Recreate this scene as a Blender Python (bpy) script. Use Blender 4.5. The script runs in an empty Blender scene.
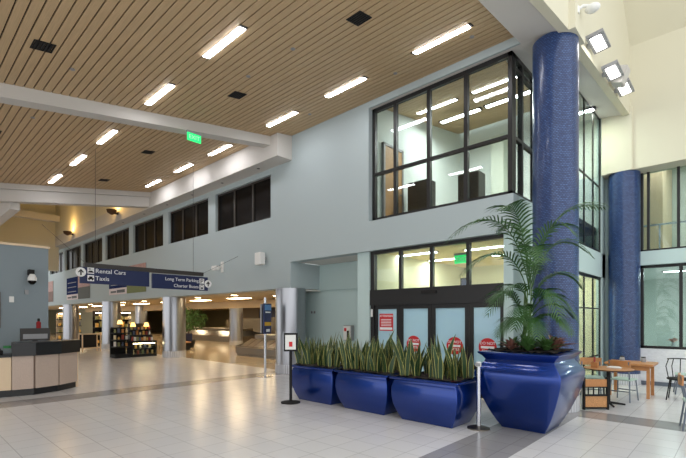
import bpy, bmesh, math, random
from mathutils import Vector, Matrix, Euler
random.seed(7)
S = bpy.context.scene
COL = S.collection
# ------------------------------------------------------------------ camera, world, exposure
EYE = 1.75
cam_d = bpy.data.cameras.new('camera'); cam = bpy.data.objects.new('camera', cam_d); COL.objects.link(cam)
cam.location = (0, 0, EYE); cam.rotation_euler = (math.pi/2, 0, math.atan(400/429))
cam_d.sensor_width = 36; cam_d.lens = 429/686*36; cam_d.shift_y = 89/686; cam_d.clip_end = 300
S.camera = cam
W = bpy.data.worlds.new('world'); S.world = W; W.use_nodes = True
W.node_tree.nodes['Background'].inputs[0].default_value = (0.97, 0.99, 1.0, 1)
W.node_tree.nodes['Background'].inputs[1].default_value = 1.25
S.view_settings.view_transform = 'Standard'; S.view_settings.look = 'None'
S.view_settings.gamma = 1; S.view_settings.use_curve_mapping = False
S.view_settings.exposure = 0.45
STRIP_E, HALL_E, WELL_E, FLOOD_E = 24, 19, 36, 8
S.cycles.use_denoising = True; S.cycles.max_bounces = 8; S.cycles.diffuse_bounces = 5
S.cycles.transparent_max_bounces = 16; S.cycles.sample_clamp_indirect = 6; S.cycles.caustics_reflective = False

# ------------------------------------------------------------------ materials
def lin(c):
    return tuple((v/255/12.92 if v/255 <= .04045 else ((v/255+.055)/1.055)**2.4) for v in c)
def mat(name, rgb, rough=.6, metal=0, spec=.5, noise=0, scale=(8,8,8), coat=0, coat_r=.1, bump=0, emit=0, emit_rgb=None):
    m = bpy.data.materials.new(name); m.use_nodes = True; N = m.node_tree.nodes; L = m.node_tree.links
    b = N['Principled BSDF']; c = lin(rgb)
    b.inputs['Base Color'].default_value = (*c, 1); b.inputs['Roughness'].default_value = rough
    b.inputs['Metallic'].default_value = metal; b.inputs['Specular IOR Level'].default_value = spec
    b.inputs['Coat Weight'].default_value = coat; b.inputs['Coat Roughness'].default_value = coat_r
    if emit:
        b.inputs['Emission Color'].default_value = (*lin(emit_rgb or rgb), 1); b.inputs['Emission Strength'].default_value = emit
    tc = N.new('ShaderNodeTexCoord'); mp = N.new('ShaderNodeMapping'); mp.inputs['Scale'].default_value = scale
    nz = N.new('ShaderNodeTexNoise'); nz.inputs['Detail'].default_value = 4
    L.new(tc.outputs['Object'], mp.inputs[0]); L.new(mp.outputs[0], nz.inputs[0])
    if noise:
        mx = N.new('ShaderNodeMix'); mx.data_type = 'RGBA'
        mx.inputs[6].default_value = (*[max(0, v*(1-noise)) for v in c], 1); mx.inputs[7].default_value = (*[min(1, v*(1+noise)) for v in c], 1)
        L.new(nz.outputs[0], mx.inputs[0]); L.new(mx.outputs[2], b.inputs['Base Color'])
    if bump:
        bp = N.new('ShaderNodeBump'); bp.inputs['Strength'].default_value = bump; bp.inputs['Distance'].default_value = .01
        L.new(nz.outputs[0], bp.inputs['Height']); L.new(bp.outputs[0], b.inputs['Normal'])
    return m
def glass(name, tint, refl=.10, rough=0, body=0, body_rgb=(200,220,225)):
    m = bpy.data.materials.new(name); m.use_nodes = True; N = m.node_tree.nodes; L = m.node_tree.links
    N.remove(N['Principled BSDF']); out = N['Material Output']
    tr = N.new('ShaderNodeBsdfTransparent'); tr.inputs[0].default_value = (*lin(tint), 1)
    gl = N.new('ShaderNodeBsdfGlossy'); gl.inputs['Roughness'].default_value = rough
    ge = N.new('ShaderNodeNewGeometry'); vd = N.new('ShaderNodeVectorMath'); vd.operation = 'DOT_PRODUCT'
    L.new(ge.outputs['Normal'], vd.inputs[0]); L.new(ge.outputs['Incoming'], vd.inputs[1])
    def mth(op, a, b=None, c=None):
        n = N.new('ShaderNodeMath'); n.operation = op; n.use_clamp = True
        for i, v in enumerate((a, b, c)):
            if v is None: continue
            if isinstance(v, (int, float)): n.inputs[i].default_value = v
            else: L.new(v, n.inputs[i])
        return n
    ab = N.new('ShaderNodeMath'); ab.operation = 'ABSOLUTE'; L.new(vd.outputs['Value'], ab.inputs[0])
    ma = mth('MULTIPLY_ADD', mth('POWER', mth('SUBTRACT', 1.0, ab.outputs[0]).outputs[0], 5.0).outputs[0], .7, refl*.5)
    mx = N.new('ShaderNodeMixShader'); L.new(ma.outputs[0], mx.inputs[0]); L.new(tr.outputs[0], mx.inputs[1]); L.new(gl.outputs[0], mx.inputs[2])
    last = mx
    if body:
        d = N.new('ShaderNodeBsdfDiffuse'); d.inputs[0].default_value = (*lin(body_rgb), 1)
        t = N.new('ShaderNodeBsdfTranslucent'); t.inputs[0].default_value = (*lin(body_rgb), 1)
        a = N.new('ShaderNodeMixShader'); a.inputs[0].default_value = .5; L.new(d.outputs[0], a.inputs[1]); L.new(t.outputs[0], a.inputs[2])
        b2 = N.new('ShaderNodeMixShader'); b2.inputs[0].default_value = body; L.new(tr.outputs[0], b2.inputs[1]); L.new(a.outputs[0], b2.inputs[2])
        L.new(b2.outputs[0], mx.inputs[1])
    L.new(last.outputs[0], out.inputs[0])
    return m
def brick(name, c1, c2, mortar, w, h, ms, rough=.2, offset=0, shift=(0,0,0), cyl=None, spec=.5, axes='XY', bump=0, coat=0):
    m = mat(name, c1, rough, spec=spec, coat=coat); N = m.node_tree.nodes; L = m.node_tree.links; b = N['Principled BSDF']
    tc = [n for n in N if n.type == 'TEX_COORD'][0]
    br = N.new('ShaderNodeTexBrick'); br.offset = offset; br.inputs['Scale'].default_value = 1
    br.inputs['Brick Width'].default_value = w; br.inputs['Row Height'].default_value = h; br.inputs['Mortar Size'].default_value = ms
    br.inputs['Color1'].default_value = (*lin(c1),1); br.inputs['Color2'].default_value = (*lin(c2),1); br.inputs['Mortar'].default_value = (*lin(mortar),1)
    sx = N.new('ShaderNodeSeparateXYZ'); L.new(tc.outputs['Object'], sx.inputs[0]); cb = N.new('ShaderNodeCombineXYZ')
    if cyl:
        at = N.new('ShaderNodeMath'); at.operation = 'ARCTAN2'; L.new(sx.outputs[1], at.inputs[0]); L.new(sx.outputs[0], at.inputs[1])
        mu = N.new('ShaderNodeMath'); mu.operation = 'MULTIPLY_ADD'; mu.inputs[1].default_value = cyl; mu.inputs[2].default_value = 10; L.new(at.outputs[0], mu.inputs[0])
        L.new(mu.outputs[0], cb.inputs[0]); L.new(sx.outputs[2], cb.inputs[1])
    else:
        for k, a in enumerate(axes):
            ad = N.new('ShaderNodeMath'); ad.operation = 'ADD'; ad.inputs[1].default_value = shift[k]
            L.new(sx.outputs['XYZ'.index(a)], ad.inputs[0]); L.new(ad.outputs[0], cb.inputs[k])
    L.new(cb.outputs[0], br.inputs[0])
    nz = [n for n in N if n.type == 'TEX_NOISE'][0]
    mx = N.new('ShaderNodeMix'); mx.data_type = 'RGBA'; mx.blend_type = 'MULTIPLY'; mx.inputs[0].default_value = .25
    L.new(br.outputs[0], mx.inputs[6]); L.new(nz.outputs[1], mx.inputs[7]); L.new(br.outputs[0], b.inputs['Base Color'])
    if bump:
        bp = N.new('ShaderNodeBump'); bp.inputs['Strength'].default_value = bump; bp.inputs['Distance'].default_value = .004; bp.invert = True
        L.new(br.outputs[1], bp.inputs['Height']); L.new(bp.outputs[0], b.inputs['Normal'])
    return m
M = {}
M['teal'] = mat('painted_grey_blue_wall', (172,184,186), .7, noise=.02)
M['teal_light'] = mat('lit_pale_teal_wall', (188,208,206), .7, noise=.02)  # paler copy of the facade teal; light is put into the colour
M['teal_dark'] = mat('painted_blue_wall', (132,144,150), .7, noise=.02)
M['cream'] = mat('cream_plaster', (214,209,187), .8, noise=.015)
M['white'] = mat('white_plaster', (200,196,190), .7, noise=.01)
M['soffit'] = mat('soffit_plaster', (214,210,204), .8, noise=.01)
M['wood'] = mat('oak_slats', (193,165,127), .55, noise=.22, scale=(.6,14,14))
M['gap'] = mat('dark_ceiling_void', (22,17,13), .9)
M['black'] = mat('black_metal', (22,21,22), .4, noise=.05)
M['matte'] = mat('matte_black', (16,15,15), .8)
M['darkglass'] = mat('unlit_window_glass', (17,14,13), .25, spec=.12, noise=.3, scale=(.7,.7,.7))
M['mullion_brown'] = mat('dark_bronze_frame', (58,52,46), .5)
M['steel'] = mat('brushed_stainless', (166,167,172), .3, 1, noise=.05, scale=(40,40,.5))
M['steel_dark'] = mat('dull_stainless', (125,118,108), .4, 1, noise=.1, scale=(3,3,3))
M['chrome'] = mat('satin_chrome', (205,207,212), .25, 1)
M['base_white'] = brick('white_ribbed_base', (205,207,212), (198,200,205), (150,150,155), .07, 2, .008, .4, cyl=.46)
M['tile_blue'] = brick('blue_mosaic', (34,58,106), (62,92,142), (24,40,80), .05, .032, .006, .3, .5, cyl=.41, bump=.5, coat=.15)
M['floor'] = brick('pale_floor_tile', (216,214,214), (210,208,209), (176,174,174), .43, .43, .005, .22, shift=(.63+43,.10+43))
M['floor_grey'] = brick('grey_floor_tile', (150,148,148), (143,141,142), (122,120,120), .43, .43, .005, .2, shift=(.63+43,.10+43))
M['floor_hall'] = brick('warm_lit_floor_tile', (186,168,142), (178,160,134), (150,134,110), .6, .6, .006, .14, shift=(60,60))  # tan holds the hall's warm light in the tile colour
M['marble'] = mat('white_marble', (224,225,228), .3, noise=.16, scale=(3,3,5))
M['blue'] = mat('metallic_blue_lacquer', (0,50,134), .3, .75, noise=.04, scale=(1,1,3), coat=.6, coat_r=.1)
M['blue'].node_tree.nodes['Principled BSDF'].inputs['Coat IOR'].default_value = 1.6
M['soil'] = mat('dark_potting_soil', (44,36,31), .95, noise=.5, scale=(40,40,40), bump=1)
M['leaf'] = mat('snake_plant_green', (44,70,40), .45, noise=.5, scale=(6,6,30))
M['leaf_edge'] = mat('snake_plant_yellow', (172,167,96), .5, noise=.1)
M['palm'] = mat('palm_green', (48,86,36), .45, noise=.3, scale=(5,5,5))
M['palm_stem'] = mat('palm_stem_green', (88,116,62), .5, noise=.2)
M['bush'] = mat('bush_green', (66,104,48), .6, noise=.4, scale=(6,6,6))
M['redleaf'] = mat('red_green_leaf', (126,84,74), .5, noise=.5, scale=(9,9,9))
M['trunk'] = mat('brown_bark', (88,66,48), .9, noise=.3)
M['signblue'] = mat('sign_navy', (15,31,78), .45)
M['posternavy'] = mat('poster_navy', (24,42,92), .8, spec=.05)
M['signwhite'] = mat('sign_white', (240,240,240), .5)
M['signred'] = mat('sign_red', (204,28,36), .45)
M['bronze'] = mat('dark_bronze_housing', (52,48,46), .5)
M['granite'] = mat('speckled_granite', (188,168,154), .4, noise=.5, scale=(30,30,30))
M['laminate'] = mat('beige_laminate', (220,196,164), .45, noise=.04)
M['counterblack'] = mat('black_stone', (20,20,22), .35, noise=.2)
M['cafe_wood'] = mat('cafe_wood', (186,128,78), .4, noise=.25, scale=(3,20,3))
M['seat_green'] = mat('pale_green_seat', (168,190,180), .5)
M['greymetal'] = mat('grey_painted_steel', (104,112,124), .4, .3)
M['tan'] = mat('tan_door_veneer', (186,144,96), .5, noise=.12, scale=(8,8,1))
M['grey'] = mat('grey_plastic', (150,150,152), .5)
M['offwhite'] = mat('offwhite_plastic', (228,228,224), .5)
M['skin'] = mat('skin', (190,140,108), .6)
M['navycloth'] = mat('navy_cloth', (30,38,70), .9)
M['redcloth'] = mat('red_cloth', (140,34,36), .9)
M['tancloth'] = mat('tan_cloth', (176,130,92), .9)
M['carpet'] = mat('hall_back_wall', (120,106,90), .8, noise=.05)
M['sage'] = mat('hall_sage_wall', (138,136,116), .8, noise=.03)
M['strip'] = mat('lit_strip_diffuser', (255,255,255), .5, emit=STRIP_E, emit_rgb=(250,250,255))
M['hall_lamp'] = mat('lit_warm_lens', (255,236,200), .5, emit=HALL_E, emit_rgb=(255,226,178))
M['flood'] = mat('lit_flood_lens', (255,255,255), .5, emit=FLOOD_E, emit_rgb=(255,252,245))
M['exit'] = mat('lit_green_exit', (40,200,110), .5, emit=1.1, emit_rgb=(30,210,110))
M['glass'] = glass('clear_window_glass', (226,236,234), .10)
M['glass_up'] = glass('reflective_window_glass', (226,232,230), .10)
M['frost'] = glass('daylit_pale_blue_glass', (190,220,240), .07, .02, .9, (188,212,226))  # pale body colour stands in for daylight beyond the doors
M['caseglass'] = glass('showcase_glass', (235,240,236), .08)

# ------------------------------------------------------------------ helpers
def wl(o):
    v = Vector((0,0,0))
    while o: v += o.location; o = o.parent
    return v
def obj(name, bm, m, parent=None, loc=None, smooth=False, local=False):
    """one mesh object; bm in world coordinates unless local"""
    bmesh.ops.recalc_face_normals(bm, faces=bm.faces)
    me = bpy.data.meshes.new(name)
    if not local:
        if loc is None and parent is None and bm.verts:
            xs = [v.co.x for v in bm.verts]; ys = [v.co.y for v in bm.verts]; zs = [v.co.z for v in bm.verts]
            loc = ((min(xs)+max(xs))/2, (min(ys)+max(ys))/2, min(zs))
        off = (wl(parent) if parent else Vector((0,0,0))) + (Vector(loc) if loc else Vector((0,0,0)))
        bm.transform(Matrix.Translation(-off))
    if smooth:
        for f in bm.faces: f.smooth = True
    bm.to_mesh(me); bm.free()
    for mm in (m if isinstance(m, (list, tuple)) else [m]): me.materials.append(mm)
    o = bpy.data.objects.new(name, me); COL.objects.link(o)
    if loc: o.location = loc
    if parent: o.parent = parent
    return o
def tag(o, label, cat, group=None):
    o['label'] = label; o['category'] = cat
    if group: o['group'] = group
    return o
def thing(name, label, cat, loc=(0,0,0), group=None):
    o = bpy.data.objects.new(name, None); COL.objects.link(o); o.location = loc; o.empty_display_size = .1
    return tag(o, label, cat, group)
def struct(name, bm, m, parent=None, origin=True, smooth=False):
    o = obj(name, bm, m, parent, loc=(0,0,0) if origin and parent is None else None, smooth=smooth)
    if parent is None: o['kind'] = 'structure'
    return o
def sroot(name):
    o = bpy.data.objects.new(name, None); COL.objects.link(o); o['kind'] = 'structure'; return o
def dup(root, loc, label=None, group=None, rot=None, scale=None):
    r = root.copy(); COL.objects.link(r); r.location = loc
    if rot is not None: r.rotation_euler = rot
    if scale: r.scale = (scale,)*3
    if label: r['label'] = label
    if group: r['group'] = group
    for ch in list(root.children):
        c = ch.copy(); COL.objects.link(c); c.parent = r
        for g in list(ch.children):
            d = g.copy(); COL.objects.link(d); d.parent = c
    return r
def B(*boxes, bevel=0):
    bm = bmesh.new()
    for b in boxes: box(bm, *b)
    if bevel:
        bmesh.ops.bevel(bm, geom=list(bm.edges), offset=bevel, segments=2, affect='EDGES')
    return bm
def box(bm, x0, x1, y0, y1, z0, z1):
    v = [bm.verts.new((x, y, z)) for x in (x0, x1) for y in (y0, y1) for z in (z0, z1)]
    for f in ((0,1,3,2),(4,6,7,5),(0,4,5,1),(2,3,7,6),(0,2,6,4),(1,5,7,3)): bm.faces.new([v[i] for i in f])
    return v
def hexa(bm, bot, top):
    """prism between two equal point loops"""
    a = [bm.verts.new(p) for p in bot]; b = [bm.verts.new(p) for p in top]; n = len(a)
    bm.faces.new(a[::-1]); bm.faces.new(b)
    for i in range(n): bm.faces.new((a[i], a[(i+1)%n], b[(i+1)%n], b[i]))
def tube(bm, pts, r, seg=8, r1=None):
    pts = [Vector(p) for p in pts]; rings = []
    for i, p in enumerate(pts):
        t = (pts[min(i+1, len(pts)-1)] - pts[max(i-1, 0)]).normalized()
        up = Vector((0,0,1)) if abs(t.z) < .9 else Vector((1,0,0))
        a = t.cross(up).normalized(); b = t.cross(a)
        rr = r if r1 is None else r + (r1-r)*i/(len(pts)-1)
        rings.append([bm.verts.new(p + a*rr*math.cos(2*math.pi*k/seg) + b*rr*math.sin(2*math.pi*k/seg)) for k in range(seg)])
    for i in range(len(rings)-1):
        for k in range(seg): bm.faces.new((rings[i][k], rings[i][(k+1)%seg], rings[i+1][(k+1)%seg], rings[i+1][k]))
    bm.faces.new(rings[0][::-1]); bm.faces.new(rings[-1])
def T(pts, r, seg=8, r1=None):
    bm = bmesh.new(); tube(bm, pts, r, seg, r1); return bm
def lathe(bm, prof, c=(0,0,0), seg=32):
    rings = []
    for r, z in prof:
        rings.append([bm.verts.new((c[0]+r*math.cos(2*math.pi*k/seg), c[1]+r*math.sin(2*math.pi*k/seg), c[2]+z)) for k in range(seg)])
    for i in range(len(rings)-1):
        for k in range(seg): bm.faces.new((rings[i][k], rings[i][(k+1)%seg], rings[i+1][(k+1)%seg], rings[i+1][k]))
    bm.faces.new(rings[0][::-1]); bm.faces.new(rings[-1])
def LT(prof, c=(0,0,0), seg=32):
    bm = bmesh.new(); lathe(bm, prof, c, seg); return bm
def rloft(rings, cx, cy, rc=.02):
    """loft of rounded rectangles (hx, hy, z)"""
    bm = bmesh.new(); R = []
    for hx, hy, z in rings:
        loop = []
        for sx, sy, a0 in ((1,1,0),(-1,1,90),(-1,-1,180),(1,-1,270)):
            for k in range(4):
                a = math.radians(a0 + 30*k)
                loop.append(bm.verts.new((cx + sx*(hx-rc) + rc*math.cos(a), cy + sy*(hy-rc) + rc*math.sin(a), z)))
        R.append(loop)
    n = len(R[0])
    for i in range(len(R)-1):
        for k in range(n): bm.faces.new((R[i][k], R[i][(k+1)%n], R[i+1][(k+1)%n], R[i+1][k]))
    bm.faces.new(R[0][::-1]); bm.faces.new(R[-1])
    return bm
def auto(o, deg=35):
    for p in o.data.polygons: p.use_smooth = True
    es = o.data
    try: es.set_sharp_from_angle(angle=math.radians(deg))
    except Exception: pass
    return o
def text(name, s, size, m, parent, pos, rot, align='LEFT', ext=.003):
    cu = bpy.data.curves.new('lettering', 'FONT'); cu.body = s; cu.size = size; cu.extrude = ext; cu.align_x = align; cu.align_y = 'CENTER'
    cu.resolution_u = 3
    tmp = bpy.data.objects.new('lettering_tmp', cu); COL.objects.link(tmp)
    dg = bpy.context.evaluated_depsgraph_get(); me = bpy.data.meshes.new_from_object(tmp.evaluated_get(dg))
    bpy.data.objects.remove(tmp); bpy.data.curves.remove(cu)
    me.materials.clear(); me.materials.append(m)
    me.transform(Matrix.Translation(Vector(pos) - wl(parent)) @ Euler(rot).to_matrix().to_4x4())
    o = bpy.data.objects.new(name, me); COL.objects.link(o); o.parent = parent
    return o

# ================================================================== SETTING
PITCH = .15; CA = math.atan(PITCH)
def zc(y): return 7.4 + PITCH*(y-8.65)
F = 8.65                                   # front plane of the long facade
struct('floor', B((-62, 9, -9, 9.1, -.1, 0), (-2.8, 9, 9.1, 22, -.1, 0), (-11, -2.8, 9.1, 14, -.1, 0)), M['floor'])
struct('floor_hall', B((-62, -11, 9.1, 28, -.1, 0)), M['floor_hall'])
struct('trim_1', B((-11.25, -10.5, -9, 9.1, -.02, .0015)), M['floor_grey'])
struct('trim_2', B((-2.97, -2.15, -9, 9.05, -.02, .0015), (-2.15, 9, 8.4, 9.05, -.02, .0015)), M['floor_grey'])

# --- wood slat ceiling
bm = bmesh.new()
def slat(y0, y1, x0, x1):
    hexa(bm, [(x0,y0,zc(y0)),(x1,y0,zc(y0)),(x1,y1,zc(y1)),(x0,y1,zc(y1))],
             [(x0,y0,zc(y0)+.03),(x1,y0,zc(y0)+.03),(x1,y1,zc(y1)+.03),(x0,y1,zc(y1)+.03)])
SP = .1575
for k in range(-48, 48):
    y0 = 1.30 + k*SP + .011; y1 = 1.30 + (k+1)*SP - .011
    if y0 > F: break
    y1 = min(y1, F)
    slat(y0, y1, -19.5, -3.25)
    if y1 < 3.4: slat(y0, y1, -52, -19.5)
struct('ceiling', bm, M['wood'])
bm = bmesh.new()
def sheet(x0, x1, y0, y1, dz, th):
    hexa(bm, [(x0,y0,zc(y0)+dz),(x1,y0,zc(y0)+dz),(x1,y1,zc(y1)+dz),(x0,y1,zc(y1)+dz)],
             [(x0,y0,zc(y0)+dz+th),(x1,y0,zc(y0)+dz+th),(x1,y1,zc(y1)+dz+th),(x0,y1,zc(y1)+dz+th)])
sheet(-19.5, -3.25, -6.3, F, .045, .05); sheet(-52, -19.5, -6.3, 3.4, .045, .05)
struct('ceiling_backing', bm, M['gap'])

# --- soffit right of the slats, bulkhead and the bright atrium
bm = bmesh.new()
def bx(y): return -2.38 + .039*(y-7.56)    # slightly skewed bulkhead line
TS = .2
def zs(y): return 7.23 + (.08*(y-F) if y < F else 0)
for y0, y1 in ((-6.3, F), (F, 13.25)):
    hexa(bm, [(-3.25,y0,zs(y0)),(bx(y0),y0,zs(y0)-TS),(bx(y1),y1,zs(y1)-TS),(-3.25,y1,zs(y1))],
             [(-3.25,y0,zs(y0)+.5),(bx(y0),y0,zs(y0)+.5),(bx(y1),y1,zs(y1)+.5),(-3.25,y1,zs(y1)+.5)])
box(bm, -7.15, -3.7, F+.05, F+.28, 7.23, 7.4); box(bm, -3.7, -3.25, F+.05, 13.25, 7.23, 7.4)
struct('ceiling_soffit', bm, M['soffit'])
bm = bmesh.new()
hexa(bm, [(bx(-6.3)-.15,-6.3,zs(-6.3)-TS),(bx(-6.3)+.01,-6.3,zs(-6.3)-TS),(bx(F)+.01,F,zs(F)-TS),(bx(F)-.15,F,zs(F)-TS)], [(bx(-6.3)-.15,-6.3,14),(bx(-6.3)+.01,-6.3,14),(bx(F)+.01,F,14),(bx(F)-.15,F,14)])
hexa(bm, [(bx(F)-.15,F,7.228-TS),(bx(F)+.01,F,7.228-TS),(bx(13.25)+.01,13.25,7.228-TS),(bx(13.25)-.15,13.25,7.228-TS)], [(bx(F)-.15,F,14),(bx(F)+.01,F,14),(bx(13.25)+.01,13.25,14),(bx(13.25)-.15,13.25,14)])
struct('wall_bulkhead', bm, M['cream'])
struct('trim_3', B((-2.55, -2.22, 8.55, 9.2, 7.02, 14)), M['cream'])
bm = B((-2.8, 9, 13.25, 13.95, 5.6, 14))
struct('wall_back', bm, M['cream'])
bm = bmesh.new(); hexa(bm, [(-2.3,13.27,8.78),(9,13.27,8.78),(9,10.9,11.6),(-2.3,10.9,11.6)], [(-2.3,13.27,9.0),(9,13.27,9.0),(9,11.1,11.75),(-2.3,11.1,11.75)])
struct('ceiling_slope', bm, M['cream'])

# --- long facade
bm = bmesh.new()
D = F+.3
WIN = [(-11.3-3.95*k-3.42, -11.3-3.95*k) for k in range(8)]
box(bm, -46, -10.3, F, D, 2.69, 5.03); box(bm, -46, -10.3, F, D, 6.45, 10)
edges = [-10.3] + [e for w in WIN for e in (w[1], w[0])] + [-46]
for i in range(0, len(edges), 2): box(bm, edges[i+1], edges[i], F, D, 5.03, 6.45)
box(bm, -10.3, -7.15, F, D, 3.5, 7.6)
box(bm, -7.15, -3.38, F, D, 3.5, 4.27)
box(bm, -7.15, -3.25, F, F+.05, 7.23, 7.6)
box(bm, -10.5, -10.3, D, 9.92, 2.69, 3.5)
struct('wall_facade', bm, M['teal'])
struct('ceiling_recess', B((-10.3, -7.1, F+.02, 10.2, 3.505, 3.6)), M['soffit'])
struct('wall_recess', B((-10.3, -7.3, 9.9, 10.1, 2.66, 3.5), (-11.2, -7.3, 9.95, 10.15, 0, 2.69), (-11.35, -11.2, 9.2, 28, 0, 2.69)), M['teal_light'])  # pale copy makes up for missing light in the recess
struct('ceiling_nook', B((-11.2, -10.29, D+.01, 9.94, 2.63, 2.665)), M['soffit'])
struct('wall_pier', B((-7.62, -7.21, F+.1, 9.95, 0, 3.5)), M['teal_light'])
for k, (x0, x1) in enumerate(WIN):
    w = sroot('window_%d' % (k+1))
    bm = bmesh.new(); fr = .05
    box(bm, x0, x1, F+.1, F+.2, 5.03, 5.03+fr); box(bm, x0, x1, F+.1, F+.2, 6.45-fr, 6.45)
    n = 3
    for j in range(n+1):
        x = x0 + (x1-x0)*j/n; box(bm, max(x0, x-.04), min(x1, x+.04), F+.1, F+.2, 5.03, 6.45)
    struct('frame', bm, M['mullion_brown'], w)
    struct('pane', B((x0, x1, F+.14, F+.16, 5.05, 6.43)), M['darkglass'], w)
struct('wall_clerestory_room', B((-46, -10.4, F+.6, F+.7, 2.8, 9)), M['gap'])

# --- ledge above the clerestory, beams, skylight well
hb = 6.64
bm = bmesh.new()
hexa(bm, [(-46,8.08,hb),(-10.23,8.08,hb),(-10.23,F,hb),(-46,F,hb)], [(-46,8.08,zc(8.08)),(-10.23,8.08,zc(8.08)),(-10.23,F,zc(F)),(-46,F,zc(F))])
struct('trim_5', bm, M['white'])
def beam(name, xc, hw, y0, y1, drop, extra=0):
    bm = bmesh.new()
    hexa(bm, [(xc-hw,y0,zc(y0)-drop),(xc+hw,y0,zc(y0)-drop),(xc+hw,y1,zc(y1)-drop),(xc-hw,y1,zc(y1)-drop)],
             [(xc-hw,y0,zc(y0)+.02),(xc+hw,y0,zc(y0)+.02),(xc+hw,y1,zc(y1)+.02),(xc-hw,y1,zc(y1)+.02)])
    if extra:
        hexa(bm, [(xc+hw,y0,zc(y0)-extra),(xc+hw+.12,y0,zc(y0)-extra),(xc+hw+.12,y1,zc(y1)-extra),(xc+hw,y1,zc(y1)-extra)],
                 [(xc+hw,y0,zc(y0)+.02),(xc+hw+.12,y0,zc(y0)+.02),(xc+hw+.12,y1,zc(y1)+.02),(xc+hw,y1,zc(y1)+.02)])
    return struct(name, bm, M['white'])
beam('trim_6', -10.75, .17, -6.3, 8.1, .27)
beam('trim_7', -19.5, .2, -6.3, 8.1, .62, .2)
struct('trim_8', B((-36, -19.5, 3.15, 3.45, 5.72, 7.0)), M['white'])
struct('wall_well', B((-36, -19.5, 8.09, 8.3, 6.66, 10), (-35, -34.6, 3.2, 8.3, 5.0, 10), (-36, -19.5, 3.16, 3.4, 6.9, 10), (-19.6, -19.4, 3.2, 8.3, 7.3, 10), (-36, -19.3, 3, 8.4, 9.9, 10.1)), M['cream'])
struct('trim_9', B((-34.0, -33.5, 3.4, 8.1, 8.2, 8.6)), M['white'])

# --- low blue wall at far left
struct('wall_left', B((-13.9, -13.6, -9, 3.02, 0, 3.6)), M['teal_dark'])
struct('trim_10', B((-13.92, -13.57, -9, 3.05, 3.6, 3.66)), M['laminate'])

# --- glazed corner: upper window
def glazing(name, pts_v, x0, x1, z0, z1, rails, y, plane='Y', t=.05, d=.1, m='glass_up', edge=.07, mt=None):
    """glazed opening: uprights at pts_v, rails at heights"""
    w = sroot(name); bm = bmesh.new()
    def bb(a0, a1, za, zb, dd=d):
        if plane == 'Y': box(bm, a0, a1, y-dd/2, y+dd/2, za, zb)
        else: box(bm, y-dd/2, y+dd/2, a0, a1, za, zb)
    bb(x0, x1, z0, z0+edge); bb(x0, x1, z1-edge, z1)
    bb(x0, x0+edge, z0, z1); bb(x1-edge, x1, z0, z1)
    for p in pts_v: bb(p-t/2-.01, p+t/2+.01, z0+edge, z1-edge, d*.95)
    for r in rails: bb(x0+edge, x1-edge, r-t/2, r+t/2, d*.9)
    struct('frame', bm, M['black'], w)
    bm = bmesh.new()
    if plane == 'Y': box(bm, x0, x1, y-.006, y+.006, z0, z1)
    else: box(bm, y-.006, y+.006, x0, x1, z0, z1)
    struct('pane', bm, M[m], w)
    return w
glazing('window_9', (-6.4, -5.43, -4.48), -7.12, -3.45, 4.27, 7.22, (5.5,), 8.82, t=.07, edge=.09)
glazing('window_10', (9.35, 10.1), 8.88, 10.7, 4.27, 7.22, (5.5, 6.95), -3.5, 'X', t=.07, edge=.09)
struct('wall_return', B((-3.62, -3.42, 8.75, 10.7, 0, 3.5), (-3.62, -3.38, D, 10.7, 3.5, 4.27), (-3.45, -2.75, 10.65, 10.75, 0, 7.23)), M['teal_light'])
# return wall beyond the near column
struct('wall_side', B((-2.95, -2.8, 10.7, 13.9, 2.85, 3.5), (-2.95, -2.8, 13.35, 13.95, 0, 7.23), (-2.95, -2.8, 10.7, 10.9, 0, 7.23)), M['teal_light'])
glazing('window_11', (11.75, 12.6), 10.9, 13.35, 3.5, 7.2, (5.3,), -2.86, 'X', t=.03, d=.035, m='glass')
glazing('window_12', (11.75, 12.6), 10.9, 13.35, .05, 2.85, (.75, 2.0), -2.86, 'X', t=.03, d=.035, m='glass')
# far glazed wall
struct('wall_far', B((-2.8, -2.02, 13.7, 13.95, 0, 5.7), (-2.02, 9, 13.62, 13.95, 3.14, 3.5)), M['teal_light'])
struct('wall_marble', B((-2.02, 9, 13.7, 13.95, 0, .95)), M['marble'])
struct('baseboard_far', B((-2.8, 9, 13.66, 13.72, 0, .1)), M['greymetal'])
glazing('window_13', (-1.83, -1.2, -.2, .8, 1.8, 2.8), -2.0, 9, 3.5, 5.7, (), 13.82, m='glass', t=.04, edge=.06)
glazing('window_14', (-1.15, .6, 2.4), -2.0, 9, .95, 3.14, (), 13.82, m='glass', t=.05, edge=.07)

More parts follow.
